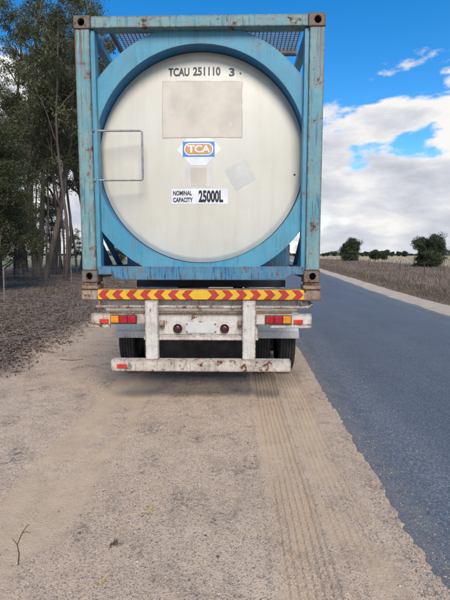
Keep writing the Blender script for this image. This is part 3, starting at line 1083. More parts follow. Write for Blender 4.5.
# uprights and bumper
for sx in (-1, 1):
    MB().box(*sorted((0.435 * sx, 0.57 * sx)), -0.045, 0.018, 0.512, 1.126).build('upright', M['white_trailer'], TR, 0.005)
    m = MB(); m.tube([(0.43 * sx, 0.05, 0.875), (0.385 * sx, 0.05, 0.875)], 0.035, 12); m.build('hinge_boss', M['rusty'], TR, 0, 50)
BB = MB().box(-0.937, 0.937, -0.055, 0.05, 0.388, 0.510).build('bumper_bar', M['bumper_white'], TR, 0.008)
MB().box(-0.868, -0.765, -0.066, -0.0555, 0.425, 0.468).build('reflector', M['reflector'], BB, 0.003)
m = MB(); m.lathe([(-0.066, 0.006), (-0.066, 0.021), (-0.0555, 0.024)], 16, 'y', (-0.735, 0, 0.447)); m.build('screw_mount', M['galv'], BB, 0, 50)
# round lamps, number plate
for sx in (-1, 1):
    m = MB(); m.lathe([(0.035, 0.001), (0.038, 0.022), (0.045, 0.034), (0.058, 0.040)], 28, 'y', (0.248 * sx, 0, 0.822))
    RL = m.build('round_lamp', M['lens_dark'], TR, 0, 60)
    m = MB(); m.lathe([(0.058, 0.0405), (0.050, 0.046), (0.0745, 0.048)], 28, 'y', (0.248 * sx, 0, 0.822)); m.build('lamp_rim', M['chassis'], RL, 0, 40)
NP = MB().box(-0.165, 0.165, 0.066, 0.0745, 0.775, 0.885).build('number_plate', M['plate'], TR, 0.002)
for xx in (-0.15, 0.15):
    for zz in (0.79, 0.87):
        m = MB(); m.lathe([(0.058, 0.001), (0.058, 0.008), (0.0655, 0.0085)], 10, 'y', (xx, 0, zz)); m.build('bolt', M['rusty'], NP, 0, 40)

# wheels: tri-axle, twin tyres
tyre_prof = []
RW, TW = 0.50, 0.215
hw = TW / 2
tyre_prof += [(-hw * 0.62, 0.29), (-hw * 0.95, 0.35), (-hw, 0.41), (-hw * 0.97, 0.465), (-hw * 0.86, 0.490)]
ribs = 5
tw = hw * 1.66
for k in range(ribs):
    a = -tw / 2 + tw * k / ribs; b = -tw / 2 + tw * (k + 1) / ribs
    tyre_prof += [(a + 0.004, RW), (b - 0.004, RW)]
    if k < ribs - 1: tyre_prof += [(b - 0.003, RW - 0.013), (b + 0.003, RW - 0.013)]
tyre_prof += [(hw * 0.86, 0.490), (hw * 0.97, 0.465), (hw, 0.41), (hw * 0.95, 0.35), (hw * 0.62, 0.29)]
rim_prof = [(-hw * 0.6, 0.292), (-hw * 0.55, 0.265), (0.0, 0.255), (hw * 0.2, 0.20), (hw * 0.25, 0.10), (hw * 0.5, 0.095), (hw * 0.5, 0.001)]
rim_prof2 = [(hw * 0.6, 0.292), (hw * 0.55, 0.265), (0.0, 0.2551)]
w0 = MB().lathe(rim_prof, 40).lathe(rim_prof2, 40).build('wheel', M['guard_white'], TR, 0, 35)
t0 = MB().lathe(tyre_prof, 72).build('tyre', M['rubber'], w0, 0, 40)
first = True
for yy in (1.46, 2.76, 4.06):
    for xx in (-1.025, -0.71, 0.71, 1.025):
        w = w0 if first else copy_tree(w0, TR)
        first = False
        w.location = (xx, yy, RW + 0.016)
        if xx < 0: w.rotation_euler = (0, 0, math.pi)
    m = MB(); m.tube([(-0.9, yy, 0.52), (0.9, yy, 0.52)], 0.065, 14); m.build('axle', M['chassis'], TR, 0, 50)
    for sx in (-1, 1):
        m = MB(); m.box(*sorted((0.36 * sx, 0.44 * sx)), yy - 0.05, yy + 0.5, 0.46, 0.56); m.box(*sorted((0.37 * sx, 0.43 * sx)), yy + 0.42, yy + 0.5, 0.561, 0.739)
        m.build('suspension_arm', M['chassis'], TR, 0.004)
        m = MB(); m.lathe([(0.565, 0.10), (0.60, 0.125), (0.65, 0.10), (0.69, 0.125), (0.737, 0.10)], 24, 'x', (0, 0, 0))
        m.v = [(v[1] + 0.40 * sx, v[2] + yy - 0.02, v[0]) for v in m.v]
        m.build('air_bag', M['rubber'], TR, 0, 60)
    # mudguard: arc over the twin tyres
    for sx in (-1, 1):
        V, F = [], []
        n = 18
        for k in range(n + 1):
            a = R(10 + 160 * k / n)
            for rr in (0.565, 0.573):
                for xx in (0.575, 1.15):
                    V.append((xx * sx, yy - rr * math.cos(a), RW + 0.016 + rr * math.sin(a)))
        for k in range(n):
            o = 4 * k
            F += [(o, o + 1, o + 5, o + 4), (o + 2, o + 6, o + 7, o + 3), (o, o + 4, o + 6, o + 2), (o + 1, o + 3, o + 7, o + 5)]
        F += [(0, 2, 3, 1), (4 * n, 4 * n + 1, 4 * n + 3, 4 * n + 2)]
        m = MB(); m.add(V, F)
        if yy < 2:   # folded tail edge towards the rear
            m.box(*sorted((0.575 * sx, 1.15 * sx)), yy - 0.600, yy - 0.5745, 0.566, 0.650)
        m.build('mudguard', M['guard_white'], TR, 0, 40)
MB().box(-0.565, 0.565, 0.78, 0.79, 0.20, 0.738).build('dark_infill_sheet', M['rubber'], TR, 0.002)  # added dark sheet, blacks out the gap between panel and bumper
for sx in (-1, 1):
    m = MB()
    m.box(*sorted((0.60 * sx, 0.72 * sx)), 6.4, 6.52, 0.12, 1.0); m.box(*sorted((0.55 * sx, 0.77 * sx)), 6.33, 6.59, 0.0, 0.035)
    m.box(*sorted((0.63 * sx, 0.69 * sx)), 6.43, 6.49, 0.035, 0.12); m.box(*sorted((0.405 * sx, 0.6 * sx)), 6.42, 6.5, 0.85, 0.95)
    m.build('landing_leg', M['chassis'], TR, 0.004)

# ------------------------------------------------------------------ loose stones (too many to count)
def stones(n, size_lo, size_hi, xr, yr, bluish, seed, mask=None, spill=None):
    g_ = np.random.default_rng(seed)
    y = yr[0] * (yr[1] / yr[0]) ** g_.random(n)
    x = xr[0] + (np.minimum(edge_l(y) + 0.12, xr[1]) - xr[0]) * g_.random(n) if spill is None else edge_l(y) + ragged(y) - 0.10 + spill * g_.random(n) ** 2.5
    if mask is not None:
        k = g_.random(n) < mask(x, y); x, y = x[k], y[k]; n = len(x)
    s = size_lo * (size_hi / size_lo) ** (g_.random(n) ** 1.8)
    octa = np.array([(1, 0, 0), (0, 1, 0), (-1, 0, 0), (0, -1, 0), (0, 0, 1), (0, 0, -1), (.62, .62, .45), (-.62, .62, .45), (-.62, -.62, .45), (.62, -.62, .45)])
    faces = np.array([(0, 6, 9), (9, 6, 4), (1, 7, 6), (6, 7, 4), (2, 8, 7), (7, 8, 4), (3, 9, 8), (8, 9, 4), (0, 1, 6), (1, 2, 7), (2, 3, 8), (3, 0, 9), (1, 0, 5), (2, 1, 5), (3, 2, 5), (0, 3, 5)])
    V = octa[None] * (0.65 + 0.6 * g_.random((n, 10, 1))) * (s[:, None, None] * np.stack([0.8 + 0.6 * g_.random(n), 0.7 + 0.4 * g_.random(n), 0.45 + 0.3 * g_.random(n)], -1)[:, None, :])
    a = g_.random(n) * 6.283
    ca, sa = np.cos(a)[:, None], np.sin(a)[:, None]
    X = V[..., 0] * ca - V[..., 1] * sa + x[:, None]; Y = V[..., 0] * sa + V[..., 1] * ca + y[:, None]
    e_ = gravel_e(x, y)
    hz = np.maximum(gravel_h(x, y), 0.012 + 0.05 * (1 - ((x - edge_l(y) - ROAD_W / 2) / (ROAD_W / 2 + 0.4)) ** 2) * (x > edge_l(y)))
    Z = V[..., 2] + (hz + s * 0.12)[:, None]
    pal = np.array([(0.48, 0.37, 0.27), (0.36, 0.27, 0.19), (0.58, 0.49, 0.38), (0.26, 0.19, 0.145), (0.43, 0.31, 0.21)])
    pal_b = np.array([(0.12, 0.128, 0.14), (0.19, 0.19, 0.195), (0.085, 0.087, 0.095)])
    isb = g_.random(n) < bluish(x, y)
    c = np.where(isb[:, None], pal_b[g_.integers(0, 3, n)], pal[g_.integers(0, 5, n)]) * (0.85 + 0.3 * g_.random((n, 1)))
    VV = np.stack([X, Y, Z], -1).reshape(-1, 3)
    FF = (faces[None] + (np.arange(n) * 10)[:, None, None]).reshape(-1, 3)
    return np_mesh('gravel_stones', VV, FF, False, {'Col': np.repeat(c, 10, 0)})


t = NT('loose_stone')
t.set('Base Color', t.attr('Col', 'Color')).set('Roughness', 0.9)
M['stone'] = t.m


def blu(x, y):
    lx = local_x(x, y)
    return 0.10 + 0.55 * np.exp(-((lx - 0.15) / 0.55) ** 2) + 0.45 * np.exp(-((edge_l(y) - x - 0.05) / 0.12) ** 2)


def dens(x, y):
    lx = local_x(x, y)
    tr = np.zeros_like(x)
    for c in (0.71, 1.02, -0.73, -1.03):
        tr = np.maximum(tr, smooth(0.20, 0.10, np.abs(lx - c)))
    return (1 - 0.85 * tr) * (0.25 + 0.75 * smooth(0.35, 0.6, fbm(x * 2.5, y * 1.5, 3, 90)))


tag(link('gravel_stones', stones(60000, 0.0016, 0.0062, (-3.3, 9), (0.9, 12), blu, 5, dens), M['stone']),
    'small loose stones strewn over the sandy shoulder', 'gravel', kind='stuff')
tag(link('gravel_pebbles', stones(1800, 0.005, 0.011, (-3.3, 9), (0.9, 10), blu, 6, dens), M['stone']),
    'larger grey and brown pebbles on the sandy shoulder', 'gravel', kind='stuff')

tag(link('spilled_gravel', stones(9000, 0.0015, 0.005, (0, 9), (1.0, 16), lambda x, y: 0.35 + 0 * x, 8, None, 0.75), M['stone']),
    'crumbs of gravel spilled along the broken edge of the asphalt', 'gravel', kind='stuff')

# ------------------------------------------------------------------ grass (blades)
def blades(n, x, y, z, h, w, lean, seed, col_lo, col_hi):
    g_ = np.random.default_rng(seed)
    a = g_.random(n) * 6.283; la = g_.random(n) * 6.283
    L = lean * (0.4 + g_.random(n))
    wx, wy = np.cos(a) * w / 2, np.sin(a) * w / 2
    lx, ly = np.cos(la) * L * h, np.sin(la) * L * h
    p = np.zeros((n, 5, 3))
    p[:, 0] = np.stack([x - wx, y - wy, z], -1); p[:, 1] = np.stack([x + wx, y + wy, z], -1)
    p[:, 2] = np.stack([x + wx * .7 + lx * .35, y + wy * .7 + ly * .35, z + h * .6], -1)
    p[:, 3] = np.stack([x - wx * .7 + lx * .35, y - wy * .7 + ly * .35, z + h * .6], -1)
    p[:, 4] = np.stack([x + lx, y + ly, z + h * (1 - 0.3 * L)], -1)
    tri = np.array([(0, 1, 2), (0, 2, 3), (3, 2, 4)])
    F = (tri[None] + (np.arange(n) * 5)[:, None, None]).reshape(-1, 3)
    k = g_.random((n, 1))
    c = np.asarray(col_lo) * (1 - k) + np.asarray(col_hi) * k
    c = c * (0.75 + 0.5 * g_.random((n, 1)))
    return p.reshape(-1, 3), F, np.repeat(c, 5, 0)


t = NT('dry_grass')
t.set('Base Color', t.attr('Col', 'Color')).set('Roughness', 0.9)
M['grass'] = t.m


def grass_obj(name, parts, label):
    V = np.concatenate([p[0] for p in parts]); C = np.concatenate([p[2] for p in parts])
    off = 0; Fs = []
    for p in parts:
        Fs.append(p[1] + off); off += len(p[0])
    o = link(name, np_mesh(name, V, np.concatenate(Fs), False, {'Col': C}), M['grass'])
    return tag(o, label, 'grass', kind='stuff')


def right_scatter(n, d0, d1, o0, o1, seed, pw=1.0):
    g_ = np.random.default_rng(seed)
    y = d0 * (d1 / d0) ** g_.random(n)
    x = edge_l(y) + ROAD_W + o0 + (o1 - o0) * g_.random(n) ** pw
    return x, y, g_


# weeds on the verge beyond the sand, tall dead grass behind, paler paddock grass further off
parts = []
x, y, g_ = right_scatter(42000, 9, 110, 1.0, 3.2, 31)
cl = fbm(x * 1.1, y * 0.9, 3, 50)
h = 0.05 + 0.32 * smooth(1.0, 3.0, x - edge_l(y) - ROAD_W) * (0.4 + cl) * (0.5 + g_.random(len(x)))
parts.append(blades(len(x), x, y, -0.07 + 0 * x, h, 0.006 + 0.00035 * y, 0.5, 32, (0.115, 0.085, 0.062), (0.23, 0.175, 0.12)))
grass_obj('verge_weeds', parts, 'low brown weeds between the pale sand and the tall grass')
parts = []
x, y, g_ = right_scatter(130000, 8, 130, 2.4, 17, 33, 1.0)
cl = fbm(x * 0.55, y * 0.45, 3, 51)
keep = g_.random(len(x)) < 0.25 + 1.1 * smooth(0.3, 0.62, cl); x, y, cl = x[keep], y[keep], cl[keep]
h = (0.08 + 0.58 * cl) * (0.4 + 0.8 * g_.random(len(x)))
parts.append(blades(len(x), x, y, -0.07 + 0 * x, h, 0.008 + 0.0004 * y, 0.5, 34, (0.125, 0.09, 0.072), (0.27, 0.205, 0.155)))
parts[-1][2][:] *= np.repeat(0.65 + 0.8 * fbm(x * 0.8, y * 0.35, 3, 57), 5)[:, None]
grass_obj('tall_dead_grass', parts, 'tall greyish brown dead grass in front of the pale paddock')
parts = []
x, y, g_ = right_scatter(80000, 16, 420, 16, 150, 35, 0.8)
h = (0.35 + 0.35 * fbm(x * 0.2, y * 0.2, 2, 52)) * (0.6 + 0.6 * g_.random(len(x)))
parts.append(blades(len(x), x, y, -0.07 + 0 * x, h, 0.02 + 0.0011 * y, 0.35, 36, (0.36, 0.295, 0.19), (0.48, 0.405, 0.27)))
grass_obj('paddock_grass', parts, 'pale straw coloured grass of the paddock around the lone trees')

# leaf litter, sticks and dry tufts left of the gravel
g_ = np.random.default_rng(41)
n = 30000
y = 3.0 * (60 / 3.0) ** g_.random(n); x = -2.75 - (0.35 + 0.42 * y) * g_.random(n)
nz = fbm(x * 0.9, y * 0.7, 3, 55)
keep = g_.random(n) < smooth(0.33, 0.62, nz) * smooth(-2.8, -3.6, x) ; x, y, nz = x[keep], y[keep], nz[keep]; n = len(x)
zb = np.where(x > -4.1, gravel_h(x, y), verge_h(x, y)) - 0.01
h = (0.03 + 0.22 * nz ** 2) * (0.5 + g_.random(n))
grass_obj('dry_verge_grass', [blades(n, x, y, zb, h, 0.004 + 0.0005 * y, 0.8, 42, (0.095, 0.072, 0.052), (0.22, 0.175, 0.125))], 'sparse dead grass between the gravel and the wire fence')
# fallen leaves and bark lying flat
n = 45000
y = 2.5 * (45 / 2.5) ** g_.random(n); x = -2.6 - (0.4 + 0.45 * y) * g_.random(n)
keep = g_.random(n) < smooth(-2.6, -3.5, x + 0.8 * (fbm(x, y, 3, 60) - 0.5)); x, y = x[keep], y[keep]; n = len(x)
zb = np.where(x > -4.1, gravel_h(x, y), verge_h(x, y)) + 0.006
L_ = (0.010 + 0.035 * g_.random(n) ** 4 * 2) * (1 + 0.03 * y); Wd_ = 0.005 + 0.007 * g_.random(n) + 0.0004 * y
a = g_.random(n) * 6.283
q = np.zeros((n, 4, 3))
for k, (su, sv) in enumerate(((-1, 0), (0, -1), (1, 0), (0, 1))):
    u, v = su * L_, sv * Wd_
    q[:, k] = np.stack([x + u * np.cos(a) - v * np.sin(a), y + u * np.sin(a) + v * np.cos(a), zb + 0.03 * g_.random(n)], -1)
pal = np.array([(0.125, 0.075, 0.042), (0.18, 0.115, 0.07), (0.24, 0.175, 0.12), (0.065, 0.042, 0.028), (0.14, 0.10, 0.07)])
C = np.repeat(pal[g_.integers(0, 5, n)], 4, 0)
o = link('leaf_litter', np_mesh('leaf_litter', q.reshape(-1, 3), np.arange(n * 4).reshape(-1, 4), False, {'Col': C}), M['grass'])
tag(o, 'fallen leaves and bark shreds covering the ground under the trees', 'leaf litter', kind='stuff')

M['stick'] = simple('dead_wood', (0.075, 0.055, 0.042), 0.9, 0, 0.3, 30)
M['straw'] = simple('straw', (0.46, 0.35, 0.17), 0.9, 0, 0.25, 30)


def ground_at(px, py):
    p = R(6.0); f = 433.0
    u = (px - 225) / f; v = (300 - py) / f
    d = (u, math.cos(p) + v * math.sin(p), -math.sin(p) + v * math.cos(p))
    k = -(CAM_H - 0.03) / d[2]
    return d[0] * k, d[1] * k


def gz(x, y): return float(gravel_h(np.array([x]), np.array([y]))[0])


def stick(pts_px, rad, label, side=()):
    P = []
    for (a, b) in pts_px:
        x, y = ground_at(a, b); P.append((x, y, gz(x, y) + rad * 0.8))
    m = MB(); m.tube(P, [rad * (1 - 0.5 * i / (len(P) - 1)) for i in range(len(P))], 6)
    for (i, ddx, ddy) in side:
        b = P[i]; m.tube([b, (b[0] + ddx * .5, b[1] + ddy * .5, b[2] + 0.01), (b[0] + ddx, b[1] + ddy, gz(b[0] + ddx, b[1] + ddy) + 0.006)], [rad * .6, rad * .5, rad * .3], 5)
    tag(m.build('fallen_stick', M['stick'], None, 0, 60), label, 'stick')


stick([(18, 563), (19, 552), (17, 543), (22, 532), (28, 524)], 0.003, 'thin dark forked stick lying alone on bare gravel left of the tyre tracks', ((2, -0.04, 0.03), (3, 0.05, 0.0)))
stick([(60, 360), (72, 361), (83, 360)], 0.007, 'dark stick lying at the edge of the leaf litter beside the gravel')


def tuft(px, py, n, h, mat, label, name='dry_tuft', seed=1, flat=0.9):
    g2 = np.random.default_rng(seed)
    x, y = ground_at(px, py); z = gz(x, y) - 0.004
    m = MB()
    for k in range(n):
        a = g2.random() * 6.283; L = h * (0.25 + g2.random() ** 2); a = a if g2.random() < .3 else 0.6 + 1.0 * g2.random(); el = 0.15 + (1 - flat) * g2.random() + 0.35 * g2.random()
        bx_, by_ = x + 0.02 * (g2.random() - .5), y + 0.02 * (g2.random() - .5)
        w = 0.0022
        p1 = (bx_ + math.cos(a) * L * .55, by_ + math.sin(a) * L * .55, z + 0.006 + L * .55 * el)
        p2 = (bx_ + math.cos(a + .2) * L, by_ + math.sin(a + .2) * L, max(z + 0.006, z + L * el * .6))
        m.tube([(bx_, by_, z), p1, p2], [w, w * .9, w * .4], 4)
    tag(m.build(name, mat, None, 0, 60), label, 'grass tuft')


tuft(148, 512, 24, 0.075, M['straw'], 'yellow straw tuft lying flattened on the gravel between the tyre tracks', seed=3)
tuft(112, 546, 22, 0.045, M['stick'], 'small dark dead tuft on gravel beside the smooth tyre track', 'dead_tuft', 4)
tuft(100, 583, 14, 0.05, M['straw'], 'pale straw wisp on gravel, farther from the truck than the dark tuft', seed=5)

# ------------------------------------------------------------------ trees
def leaf_mat(name, c0, c1, trans=0.25):
    t = NT(name)
    k = t.attr('shade')
    c = t.mix(k, c0, c1)
    c = t.mix(t.rampf(t.objrand(), 0, 1, 0, 0.35), c, tuple(0.7 * v for v in c0))
    t.set('Base Color', c).set('Roughness', 0.6)
    tr = t.n.new('ShaderNodeBsdfTranslucent'); t.l.new(c, tr.inputs['Color'])
    mx = t.n.new('ShaderNodeMixShader'); mx.inputs[0].default_value = trans
    t.l.new(t.b.outputs[0], mx.inputs[1]); t.l.new(tr.outputs[0], mx.inputs[2]); t.l.new(mx.outputs[0], t.out.inputs[0])
    return t.m


def bark_mat(name, c0, c1):
    t = NT(name)
    P = t.coord()
    n = t.noise(t.mapping(P, (5, 5, 0.7)), 1.6, 6, 0.65)
    c = t.mix(t.rampf(n, 0.38, 0.62), c0, c1)
    c = t.mix(t.rampf(t.noise(P, 9, 4), 0.55, 0.75, 0, 0.6), c, tuple(v * 0.45 for v in c0))
    t.set('Base Color', c).set('Roughness', 0.9)
    t.bump(t.noise(t.mapping(P, (14, 14, 1.5)), 1.5, 5, 0.7), 0.5, 0.03)
    return t.m


M['euc_leaf'] = leaf_mat('eucalypt_leaves', (0.046, 0.052, 0.018), (0.125, 0.13, 0.05))
M['wattle_leaf'] = leaf_mat('wattle_leaves', (0.042, 0.050, 0.014), (0.10, 0.108, 0.032))
M['field_leaf'] = leaf_mat('paddock_tree_leaves', (0.030, 0.046, 0.020), (0.080, 0.105, 0.045))
M['bark'] = bark_mat('grey_brown_bark', (0.085, 0.062, 0.048), (0.15, 0.12, 0.098))
M['bark_dark'] = bark_mat('dark_bark', (0.05, 0.038, 0.03), (0.10, 0.08, 0.065))
M['bark_pale'] = bark_mat('pale_bark', (0.13, 0.095, 0.072), (0.085, 0.062, 0.05))


def leaves(cent, rad, per, lsize, seed, droop=0.6):
    """drooping leaf-sized faces gathered in clumps"""
    g2 = np.random.default_rng(seed)
    cent = np.asarray(cent); nC = len(cent)
    n = nC * per
    cidx = np.repeat(np.arange(nC), per)
    d = g2.normal(size=(n, 3)); d /= np.linalg.norm(d, axis=1, keepdims=True)
    rr = g2.random(n) ** 0.5
    r3 = np.asarray(rad)[cidx][:, None] * np.array([1.0, 1.0, 0.75])
    p = cent[cidx] + d * rr[:, None] * r3
    # gather leaves on sprigs: pull towards random twig points
    ax = g2.normal(size=(n, 3)); ax[:, 2] = -abs(ax[:, 2]) * droop * 2 - 0.2 * droop
    ax /= np.linalg.norm(ax, axis=1, keepdims=True)
    sd = np.cross(ax, g2.normal(size=(n, 3))); sd /= np.linalg.norm(sd, axis=1, keepdims=True)
    L = lsize * (0.6 + 0.8 * g2.random(n))[:, None]; W = L * (0.10 + 0.12 * g2.random(n))[:, None]
    q = np.stack([p, p + ax * L * .5 + sd * W, p + ax * L, p + ax * L * .5 - sd * W], 1)
    sh = np.clip(g2.random(nC)[cidx] * 0.6 + g2.random(n) * 0.5, 0, 1)
    return q.reshape(-1, 3), np.repeat(sh, 4)


def grow(seed, H, lean, trunk_r, clear, n_limb, spread, forks=1):
    """trunk, limbs and twig ends; returns tube list and clump centres"""
    rd = random.Random(seed)
    tubes, ends = [], []
    def curve(p, d, L, r0, r1, seg, wob, lift):
        pts = [p]; rs = [r0]
        d = d.normalized()
        for i in range(seg):
            d = (d + Vector((rd.gauss(0, wob), rd.gauss(0, wob), rd.gauss(0, wob * .5) + lift))).normalized()
            pts.append(pts[-1] + d * (L / seg)); rs.append(r0 + (r1 - r0) * (i + 1) / seg)
        tubes.append((pts, rs))
        return pts, rs, d
    for fk in range(forks):
        a = rd.random() * 6.283
        ld = Vector((lean[0] + 0.12 * math.cos(a) * (fk > 0 or forks > 1), lean[1] + 0.12 * math.sin(a) * (forks > 1), 1))
        pts, rs, d = curve(Vector((0.12 * fk, 0, 0)), ld, H * 0.86, trunk_r * (1 - 0.2 * fk), trunk_r * 0.22, 12, 0.05, 0.05)
        for i in range(n_limb // forks):
            fr = clear + (1 - clear) * (i + rd.random()) / (n_limb // forks)
            k = min(int(fr * 12), 11); p = pts[k].lerp(pts[k + 1], fr * 12 - k); r = rs[k] * 0.55
            a = rd.random() * 6.283
            up = 0.7 + 0.9 * rd.random()
            L = spread * (1.15 - 0.6 * fr) * (0.7 + 0.6 * rd.random())
            lp, lr, ld2 = curve(p, Vector((math.cos(a), math.sin(a), up)), L, r, r * 0.3, 6, 0.14, 0.02)
            for j in range(4):
                kk = rd.randint(2, 6); q = lp[kk]
                a2 = rd.random() * 6.283
                bp, br, _ = curve(q, Vector((math.cos(a2), math.sin(a2), 0.35 + rd.random() * .5)), L * (0.25 + 0.3 * rd.random()), max(lr[kk] * .5, .012), .008, 3, 0.2, -0.05)
                ends.append(bp[-1]); ends.append(bp[-2] + Vector((rd.gauss(0, .3), rd.gauss(0, .3), rd.gauss(0, .3))))
            ends.append(lp[-1])
        ends.append(pts[-1])
    return tubes, ends


def make_tree(name, seed, H, lean, tr, clear, n_limb, spread, clump, per, lsize, leaf, bark, droop=0.6, forks=1, low=0):
    tubes, ends = grow(seed, H, lean, tr, clear, n_limb, spread, forks)
    rq = random.Random(seed * 3)
    for _ in range(low):     # low skirt of foliage
        a = rq.random() * 6.283; r = spread * (0.25 + 0.6 * rq.random())
        ends.append(Vector((r * math.cos(a), r * math.sin(a), H * (0.08 + 0.35 * rq.random()))))
    root = empty(name)
    m = MB()
    for i, (pts, rs) in enumerate(tubes):
        m.tube(pts, rs, 8 if rs[0] > 0.06 else 5, False)
    m.build('trunk', M[bark], root, 0, 70)
    g2 = np.random.default_rng(seed + 100)
    rad = clump * (0.55 + 0.8 * g2.random(len(ends)))
    V, sh = leaves([tuple(e) for e in ends], rad, per, lsize, seed + 7, droop)
    link('crown', np_mesh('crown', V, np.arange(len(V)).reshape(-1, 4), False, {'shade': sh}), M[leaf], root)
    return root


protos = {
    'e1': make_tree('eucalyptus_tree', 1, 22, (0.05, 0.0), 0.24, 0.26, 15, 4.4, 0.58, 100, 0.165, 'euc_leaf', 'bark', 0.8),
    'e2': make_tree('eucalyptus_tree', 2, 20, (0.22, 0.05), 0.20, 0.30, 15, 4.0, 0.56, 105, 0.165, 'euc_leaf', 'bark', 0.8),
    'e3': make_tree('eucalyptus_tree', 3, 24, (-0.03, 0.0), 0.26, 0.34, 18, 4.4, 0.58, 105, 0.165, 'euc_leaf', 'bark_dark', 0.8, 2),
    'e4': make_tree('eucalyptus_tree', 5, 18, (0.16, -0.05), 0.10, 0.45, 11, 3.0, 0.5, 95, 0.15, 'euc_leaf', 'bark_pale', 0.8),
    'e5': make_tree('eucalyptus_tree', 9, 17, (0.10, 0.02), 0.075, 0.5, 9, 2.6, 0.45, 80, 0.15, 'euc_leaf', 'bark', 0.8),
    'e6': make_tree('eucalyptus_tree', 10, 14, (-0.08, 0.04), 0.07, 0.45, 9, 2.4, 0.45, 80, 0.15, 'euc_leaf', 'bark_dark', 0.8),
    'w1': make_tree('wattle_tree', 7, 6.0, (0.05, 0), 0.09, 0.10, 16, 2.5, 0.5, 260, 0.10, 'wattle_leaf', 'bark_dark', 0.4, 2),
    'w2': make_tree('wattle_tree', 8, 8.5, (-0.04, 0), 0.11, 0.15, 18, 2.6, 0.52, 260, 0.10, 'wattle_leaf', 'bark_dark', 0.4, 2),
}
used = set()


def place(key, x, y, rz, sc, label, group=None, cat='tree', name=None):
    src = protos[key]
    o = src if key not in used else copy_tree(src)
    used.add(key)
    o.location = (x, y, 0.0 if x < 0 else -0.07); o.rotation_euler = (0, 0, R(rz)); o.scale = (sc, sc, sc)
    if name: o.name = name
    tag(o, label, cat)
    if group: o['group'] = group
    elif 'group' in o: del o['group']
    return o


LG = 'eucalypts in the strip beyond the wire fence'
LT = 'tall single stemmed eucalypt with grey brown bark in the roadside strip'
LD = 'tall twin stemmed dark barked eucalypt in the roadside strip'
LP = 'slim leaning eucalypt with forked brown stem in the roadside strip'
for (k, x, y, rz, sc) in (
        ('e3', -13.3, 30.5, 0, 0.95), ('e1', -13.6, 34.5, 20, 0.98), ('e2', -11.2, 27, 0, 0.95), ('e4', -9.2, 25.0, 0, 1.0),
        ('e2', -16.0, 33, 35, 1.0), ('e3', -17.5, 38, 80, 1.0), ('e4', -10.6, 29, 25, 1.05),
        ('e1', -12.4, 41, 200, 1.12), ('e2', -14.6, 44, 330, 1.1), ('e4', -12.6, 33, 350, 1.0), 
        ('e3', -10.8, 37.5, 150, 1.0), ('e4', -15.0, 27, 100, 1.05)):
    place(k, x, y, rz, sc, LT if k in ('e1', 'e2') else (LD if k == 'e3' else LP), {'e1': LG, 'e2': LG, 'e3': 'twin stemmed eucalypts beyond the fence', 'e4': 'slim leaning eucalypts beyond the fence'}[k])
LS = 'young thin stemmed eucalypt sapling pole among the older eucalypts'
for (k, x, y, rz, sc) in (('e5', -12.0, 29, 0, 1.0), ('e6', -14.8, 32, 40, 1.1), ('e5', -11.9, 35, 200, 1.1), ('e6', -10.3, 27.5, 190, 1.05), ('e5', -15.6, 36, 120, 1.1), ('e6', -12.9, 26.5, 300, 1.0), ('e5', -9.9, 30.5, 340, 0.95), ('e6', -14.4, 38.5, 90, 1.15)):
    place(k, x, y, rz, sc, LS, 'young eucalypts beyond the fence')
LW = 'bushy dark green wattle growing under the eucalypts beyond the fence'
for (k, x, y, rz, sc) in (('w1', -9.3, 17.5, 0, 0.9), ('w2', -11.2, 21.5, 40, 1.0), ('w1', -13.4, 26, 120, 1.0), ('w2', -16.4, 41, 200, 0.9), ('w2', -16.0, 30, 300, 1.0), ('w1', -19, 34, 70, 1.1), ('w1', -10.6, 19.0, 160, 0.8), ('w2', -13.0, 24.0, 220, 0.75), ('w1', -20, 42, 10, 1.3), ('w2', -15.4, 50, 100, 0.45), ('w1', -12.4, 52, 30, 0.65), ('w2', -18.2, 53, 240, 0.5), ('w1', -9.6, 55, 300, 0.6)):
    place(k, x, y, rz, sc, LW, 'wattles under the eucalypts')

# paddock trees across the road
protos['f1'] = make_tree('paddock_tree', 21, 4.0, (0.0, 0), 0.14, 0.03, 28, 2.4, 0.62, 150, 0.22, 'field_leaf', 'bark_dark', 0.5, 2, 60)
protos['f2'] = make_tree('paddock_tree', 23, 5.0, (0.02, 0), 0.24, 0.14, 26, 2.0, 0.72, 130, 0.30, 'field_leaf', 'bark_dark', 0.5, 2, 36)
protos['b1'] = make_tree('paddock_bush', 25, 2.2, (0.0, 0), 0.08, 0.10, 14, 1.3, 0.5, 110, 0.26, 'field_leaf', 'bark_dark', 0.5, 2)


def dpx(px, D): return (px - 225) * D * 0.999 / 433.0


place('f1', dpx(429, 50), 50, 0, 0.80, 'broad dark green tree standing in the tall paddock grass')
place('f2', dpx(348.5, 95), 95, 50, 0.95, 'compact round dark tree standing in the paddock close to the road')
place('b1', dpx(383, 112), 112, 0, 1.0, 'low dark bush in the paddock between the two big trees', None, 'bush')
place('b1', dpx(374.5, 118), 118, 90, 1.05, 'low dark bush in the paddock beside the compact round tree', None, 'bush')
FT = 'small dark far-off tree on the paddock skyline'
g2 = random.Random(9)
for i, px in enumerate((323, 327, 334, 362, 366, 370, 391, 398, 404, 294, 300)):
    D = 250 + 90 * g2.random()
    place('b1', dpx(px, D), D, g2.random() * 360, 0.8 + 0.8 * g2.random(), FT, 'far trees on the skyline', 'tree', 'far_tree')

